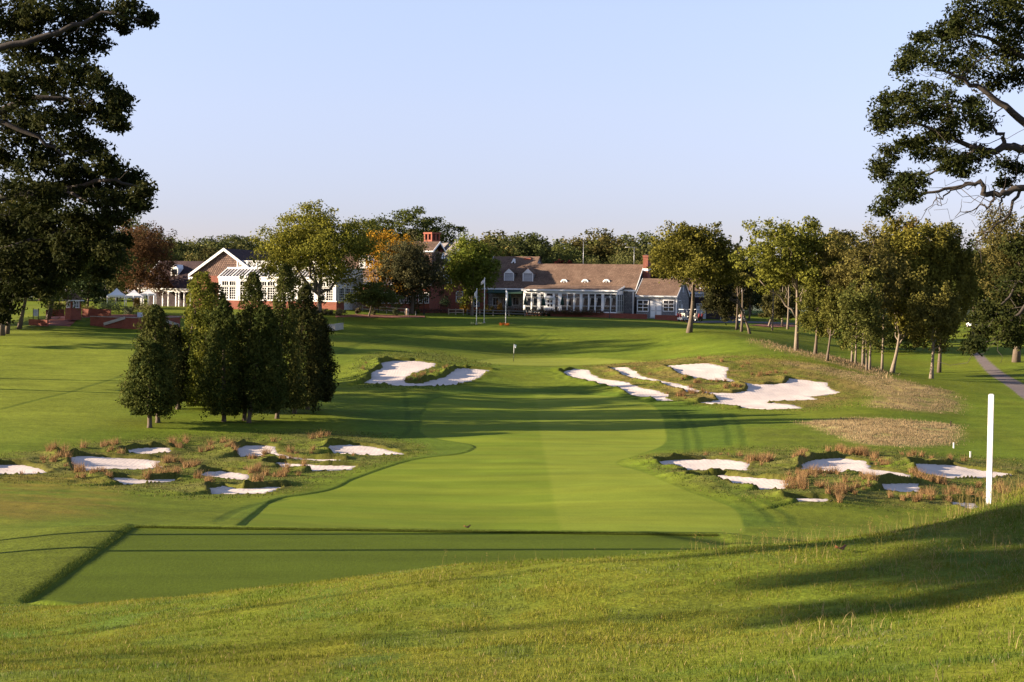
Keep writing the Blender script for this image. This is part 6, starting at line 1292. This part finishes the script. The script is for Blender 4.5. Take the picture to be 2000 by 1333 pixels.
# ------------------------------------------------------------------ grasses
def blades(n_, xy, z, h, wd, col, lean=.35, name='grass', label=None, bend=True):
    n = len(xy); an = RNG.random(n) * 6.283; a2 = RNG.random(n) * 6.283; side = np.stack([np.cos(an), np.sin(an), np.zeros(n)], 1) * wd[:, None] * .5
    ln = np.stack([np.cos(a2), np.sin(a2), np.zeros(n)], 1) * (RNG.random(n) * lean * h)[:, None]
    b = np.column_stack([xy, z - .01]); up = np.array([0, 0, 1.0])
    m = b + ln * .35 + up * (h * .55)[:, None]; t = b + ln + up * (h * (1 - .25 * RNG.random(n)))[:, None]
    V_ = np.stack([b - side, b + side, m + side * .7, t, m - side * .7], 1).reshape(-1, 3)
    i = np.arange(n)[:, None] * 5; F_ = np.concatenate([i + [0, 1, 2, 4], i + [4, 2, 3, 3]], 1).reshape(-1, 4)
    if not bend:
        V_ = np.stack([b - side, b + side, t], 1).reshape(-1, 3); me = fastmesh(name, V_, np.arange(3 * n).reshape(n, 3), np.repeat(col, 3, 0)); o = link(name, me, GRASSM); meta(o, label, 'grass', kind='stuff'); return o
    me = bpy.data.meshes.new(name)
    quads = np.concatenate([i + [0, 1, 2, 4]], 0); tris = np.concatenate([i + [4, 2, 3]], 0)
    me.vertices.add(len(V_)); me.vertices.foreach_set('co', V_.astype(np.float32).ravel()); nl = len(quads) * 4 + len(tris) * 3
    me.loops.add(nl); me.loops.foreach_set('vertex_index', np.concatenate([quads.ravel(), tris.ravel()]).astype(np.int32))
    me.polygons.add(len(quads) + len(tris)); me.polygons.foreach_set('loop_start', np.concatenate([np.arange(len(quads)) * 4, len(quads) * 4 + np.arange(len(tris)) * 3]).astype(np.int32)); me.update(calc_edges=True)
    a = me.color_attributes.new('tint', 'FLOAT_COLOR', 'POINT'); c = np.ones((len(V_), 4), np.float32); c[:, :3] = np.repeat(col, 5, 0); a.data.foreach_set('color', c.ravel())
    o = link(name, me, GRASSM); meta(o, label, 'grass', kind='stuff'); return o
def mixc(t, a, b): t = t[:, None]; return np.array(a) * (1 - t) + np.array(b) * t
def near_grass(n, y0, y1, hm, wm, seed, bend):
    # evenly dense over the picture: density falls with distance
    yy = y0 * (y1 / y0) ** RNG.random(n); u = RNG.uniform(-.40, .40, n); xx = u * yy
    ok = bilin(TEE_SD, UC, ROWS, u, yy) > .03; xx, yy, u = xx[ok], yy[ok], u[ok]; n = len(xx)
    z = HA(xx, yy); cl = vnoise(xx * 3.1, yy * 3.1, 51) + .6 * vnoise(xx * 9, yy * 9, 52)
    h = hm * (1 + 1.1 * cl) * RNG.uniform(.6, 1.4, n) * (1 + .6 * sstep(5, 8.5, xx)); h = np.clip(h, .015, .3)
    t1 = np.clip(.5 + 1.1 * vnoise(xx * .9, yy * .5, 53) + .45 * (RNG.random(n) - .5), 0, 1); c = mixc(t1, (.074, .104, .010), (.165, .160, .022))
    st = (RNG.random(n) < .05 + .10 * np.clip(vnoise(xx * .7, yy * .7, 54) + .1, 0, 1) + .12 * sstep(4, 7, xx)); c[st] = mixc(RNG.random(st.sum()), (.22, .17, .07), (.30, .22, .10))
    bl = vnoise(xx * 1.6, yy * 1.6, 57) > .25; c[bl] *= np.array([.75, .92, 1.3]); c *= RNG.uniform(.87, 1.13, n)[:, None]
    w_ = wm * RNG.uniform(.6, 1.4, n) * (yy / 16) ** .5
    return blades(n, np.column_stack([xx, yy]), z, h, w_, c, .9, 'grass', 'long tufted rough grass on the near mound' + (', nearest part' if bend else ', farther part'), bend)
near_grass(105000, 7.6, 14.5, .040, .0055, 1, True)
near_grass(260000, 14, 30, .040, .0075, 1, False)
# tall seeding stems on the mound crest and by the post
n = 1500; yy = RNG.uniform(17, 25.5, n); xx = RNG.uniform(2.5, 9.5, n) ; k = (xx / yy > .02 + .0) ; xx, yy = xx[k], yy[k]
n2 = 420; xx = np.concatenate([xx, RNG.normal(7.0, .7, n2), RNG.uniform(-1, 6, 160)]); yy = np.concatenate([yy, RNG.normal(23.2, .8, n2), RNG.uniform(21, 26, 160)])
den = vnoise(xx * 1.3, yy * 1.3, 91) > -.12; xx, yy = xx[den], yy[den]; n = len(xx)
hgt = RNG.uniform(.10, .32, n) * (1 + .9 * np.exp(-((xx - 7.1) ** 2 + (yy - 23) ** 2) / 1.6))
blades(n, np.column_stack([xx, yy]), HA(xx, yy), hgt, np.full(n, .0045), mixc(RNG.random(n), (.13, .12, .03), (.26, .19, .07)), .5, 'seed_grass', 'tall seeding grass stems round the white post')
hx_ = np.column_stack([xx, yy, HA(xx, yy) + hgt * .86]); hc = hx_[RNG.random(n) < .5]; m_ = len(hc) * 4
cc = np.repeat(hc, 4, 0) + RNG.normal(size=(m_, 3)) * np.array([.010, .010, .022]); V_, F_, C_ = leaf_mesh(cc, np.tile([0, -1, 0.1], (m_, 1)), np.full(m_, .016), mixc(RNG.random(m_), (.20, .14, .04), (.32, .22, .08)), .4)
meta(link('seed_heads', fastmesh('seed_heads', V_, F_, C_), FOLIAGE), 'brown seed heads on the tall grass of the mound', 'grass', kind='stuff')
# straw wisps on the right of the mound
n = 2200; yy = RNG.uniform(9, 24, n); xx = yy * RNG.uniform(.17, .36, n); k = (vnoise(xx * 1.1, yy * .8, 93) > .08); xx, yy = xx[k], yy[k]; n = len(xx)
blades(n, np.column_stack([xx, yy]), HA(xx, yy), RNG.uniform(.05, .17, n), np.full(n, .005), mixc(RNG.random(n), (.20, .16, .06), (.34, .25, .12)), 1.5, 'dry_grass', 'straw coloured dry grass wisps on the right of the mound')
# collar of longer grass round the tee
n = 42000; e = np.array([TEE[0], TEE[1], TEE[2]]); seg = RNG.random(n) < .93; t_ = RNG.random(n)
a = np.where(seg[:, None], e[1], e[0]); b = np.where(seg[:, None], e[2], e[1]); q = a + (b - a) * t_[:, None]; off = RNG.random(n) ** 1.5 * .26 + .01
nrm2 = np.where(seg[:, None], np.array([0.0, 1.0]), np.array([-1.0, 0.05])); q = q + nrm2 * off[:, None]
blades(n, q, HA(q[:, 0], q[:, 1]), RNG.uniform(.02, .06, n), np.full(n, .012), mixc(RNG.random(n), (.045, .070, .010), (.10, .11, .02)), .6, 'collar_grass', 'fringe of longer dark grass round the tee', False)
# rough round the bunkers: short tussocks; fescue; red tufts
def cover(poly_px, n, h, wd, ca, cb, name, label, seed, keep=0.0, lean=.6, fw=True, xl=.9):
    w_ = hit(poly_px, None, 60); lo = w_.min(0); hi = w_.max(0); p = np.column_stack([RNG.uniform(lo[0], hi[0], n), RNG.uniform(lo[1], hi[1], n)]); k = inside(p[:, 0], p[:, 1], w_)
    p = p + RNG.normal(size=p.shape) * .55
    u = p[:, 0] / p[:, 1]; k &= bilin(SANDIN, UC, ROWS, u, p[:, 1]) > .3; k &= bilin(FSD, UC, ROWS, u, p[:, 1]) > .3
    k &= vnoise(p[:, 0] * xl, p[:, 1] * xl, seed) > keep - .5 + .15 * RNG.random(n); p = p[k]; n = len(p)
    hh = h * RNG.uniform(.5, 1.5, n) * (1 + .8 * vnoise(p[:, 0] * 2.2, p[:, 1] * 2.2, seed + 1))
    t_ = np.clip(.5 + vnoise(p[:, 0] * .8, p[:, 1] * .8, seed + 2) + .7 * (RNG.random(n) - .5), 0, 1)
    return blades(n, p, HA(p[:, 0], p[:, 1]), np.clip(hh, .03, 1), wd * RNG.uniform(.6, 1.5, n), mixc(t_, ca, cb) * RNG.uniform(.75, 1.25, n)[:, None], lean, name, label, False)
LPOLY = [(-80,895),(60,884),(160,868),(300,852),(480,842),(620,840),(760,848),(830,868),(830,892),(700,925),(640,940),(560,966),(400,978),(280,968),(180,950),(-80,940)]
RPOLY = [(1240,892),(1400,876),(1560,872),(1750,878),(1900,890),(2080,900),(2080,1000),(1900,1004),(1760,996),(1650,990),(1530,990),(1400,972),(1330,945),(1270,915)]
GPOLY = [(1140,715),(1240,706),(1330,698),(1430,692),(1560,700),(1660,724),(1740,752),(1680,795),(1560,806),(1400,799),(1260,776),(1150,745)]
cover(LPOLY, 38000, .075, .06, (.042, .062, .014), (.120, .102, .034), 'rough_grass', 'lumpy rough grass round the left bunkers', 101)
cover(RPOLY, 38000, .075, .06, (.042, .062, .014), (.120, .102, .034), 'rough_grass', 'lumpy rough grass round the right bunkers', 111)
cover(GPOLY, 32000, .07, .09, (.055, .065, .016), (.17, .12, .045), 'rough_grass', 'olive rough grass round the greenside bunkers on the right', 121)
cover([(680,750),(690,708),(740,688),(860,686),(900,698),(960,712),(950,725),(905,745),(850,762),(720,760)], 9000, .13, .07, (.04, .060, .016), (.10, .10, .026), 'rough_grass', 'rough grass round the forked bunker', 131)
cover(FESC[0], 42000, .14, .032, (.19, .135, .070), (.30, .22, .12), 'fescue_grass', 'tan fescue patch right of the fairway', 141, .12, .5)
cover(FESC[1], 34000, .15, .034, (.15, .11, .055), (.26, .19, .11), 'fescue_grass', 'wispy tan fescue on the ridge right of the green', 151, .25, .8)
cover(FESC[2], 5000, .30, .06, (.16, .11, .06), (.28, .20, .11), 'fescue_grass', 'thin strip of fescue on the crest before the grove', 161, .2, .8)
def tufts(spots, name, label, ca, cb, h0=.60):
    P_ = []; Hh = []
    for (px, py, rpx, cnt) in spots:
        c = hit([(px, py)], None, 60)[0]; R2 = rpx / FPX * c[1]
        for _ in range(int(cnt * 1.3)):
            q = c + np.array([RNG.normal() * R2 * 1.0, RNG.normal() * .8]); s_ = RNG.uniform(.4, 1.25); k = int(60 * s_)
            P_.append(q + RNG.normal(size=(k, 2)) * .10 * s_); Hh.append(h0 * s_ * RNG.uniform(.55, 1.1, k))
    p = np.concatenate(P_); h = np.concatenate(Hh); n = len(p); k = bilin(FSD, UC, ROWS, p[:, 0] / p[:, 1], p[:, 1]) > .4; p, h = p[k], h[k]; n = len(p)
    blades(n, p, HA(p[:, 0], p[:, 1]), h, np.full(n, .028) * RNG.uniform(.6, 1.4, n), mixc(RNG.random(n), ca, cb), .75, name, label, False)
RED = ((.15, .085, .035), (.33, .205, .095))
tufts([(12,920,8,3),(62,925,12,3),(105,892,12,4),(92,905,12,4),(118,905,10,3),(130,915,12,3),(150,930,8,3),(165,934,10,3),(185,932,12,4),(205,938,8,3),(155,880,5,1),(200,876,12,3),(215,872,10,3),(210,884,6,2),(243,890,5,2),(350,874,14,5),(362,866,8,3),(300,936,8,3),(318,932,12,5),(355,926,10,4),(375,920,12,4),(385,940,6,2),(405,945,8,3),(325,908,6,2),(335,903,8,3),
       (402,882,5,2),(420,878,6,3),(440,870,8,4),(448,880,8,4),(470,890,4,2),(485,890,4,2),(520,892,8,3),(493,903,5,2),(535,865,5,2),(555,900,10,3),(560,915,6,2),(495,925,8,3),(508,915,6,2),(525,935,8,3),(545,930,10,4),(590,925,5,2),(615,885,5,2),(625,860,6,2),(640,852,5,2),(680,885,14,4),(655,880,5,2),(580,893,10,3),(500,950,4,2),(560,890,5,2),(690,898,6,1)],
      'red_tuft_grass', 'reddish bunch grass tufts among the left bunkers', *RED)
tufts([(1475,903,8,4),(1488,906,10,6),(1500,903,6,3),(1556,903,8,4),(1566,896,6,3),(1630,885,8,3),(1650,885,10,5),(1668,886,10,5),(1685,890,10,5),(1700,893,8,3),(1715,907,8,4),(1728,915,6,3),(1770,895,6,3),(1785,893,8,3),(1812,900,8,3),(1865,902,6,2),(1545,945,12,6),(1558,938,12,6),(1575,930,14,6),(1600,930,14,5),(1615,925,10,4),(1560,955,14,5),(1590,955,12,4),(1660,950,14,4),(1690,945,14,4),(1640,970,10,4),(1620,978,10,3),(1665,965,10,3),(1700,955,8,3),(1800,935,6,3),(1812,945,10,6),(1830,945,8,4),(1850,950,12,4),(1870,960,12,3),(1760,975,12,4),(1790,978,12,4),(1820,980,12,4),(1850,975,10,3),(1505,955,6,1),(1520,948,6,2),(1410,893,8,2),(1370,890,8,1),(1440,893,8,2),(1930,950,14,5),(1960,960,14,5),(1990,955,12,4),(1900,970,12,4)],
      'red_tuft_grass', 'reddish bunch grass tufts among the right bunkers', *RED)
tufts([(1330,768,8,3),(1345,762,10,5),(1360,768,10,5),(1340,778,10,4),(1372,772,6,2),(1390,776,4,2),(1300,770,8,2),(1357,748,5,2),(1395,745,5,2),(1412,745,4,2),(1422,753,5,2),(1435,757,5,3),(1448,760,5,3),(1420,760,5,2),(1338,742,6,2),(1415,708,6,2),(1375,702,8,2),(1290,735,8,1),(1240,722,8,1),(1500,728,12,3),(1480,735,10,3),(1530,728,8,2),(1450,715,12,2)],
      'red_tuft_grass', 'brown bunch grass tufts round the greenside bunkers', (.15, .08, .035), (.30, .18, .08), .5)
tufts([(800,745,6,3),(815,738,5,3),(832,735,5,3),(848,732,5,3),(825,745,6,2),(805,750,6,2),(872,728,5,2),(712,715,6,1),(700,730,8,2)], 'red_tuft_grass', 'brown tufts on the grass tongue of the forked bunker', (.13, .085, .035), (.26, .17, .07), .5)
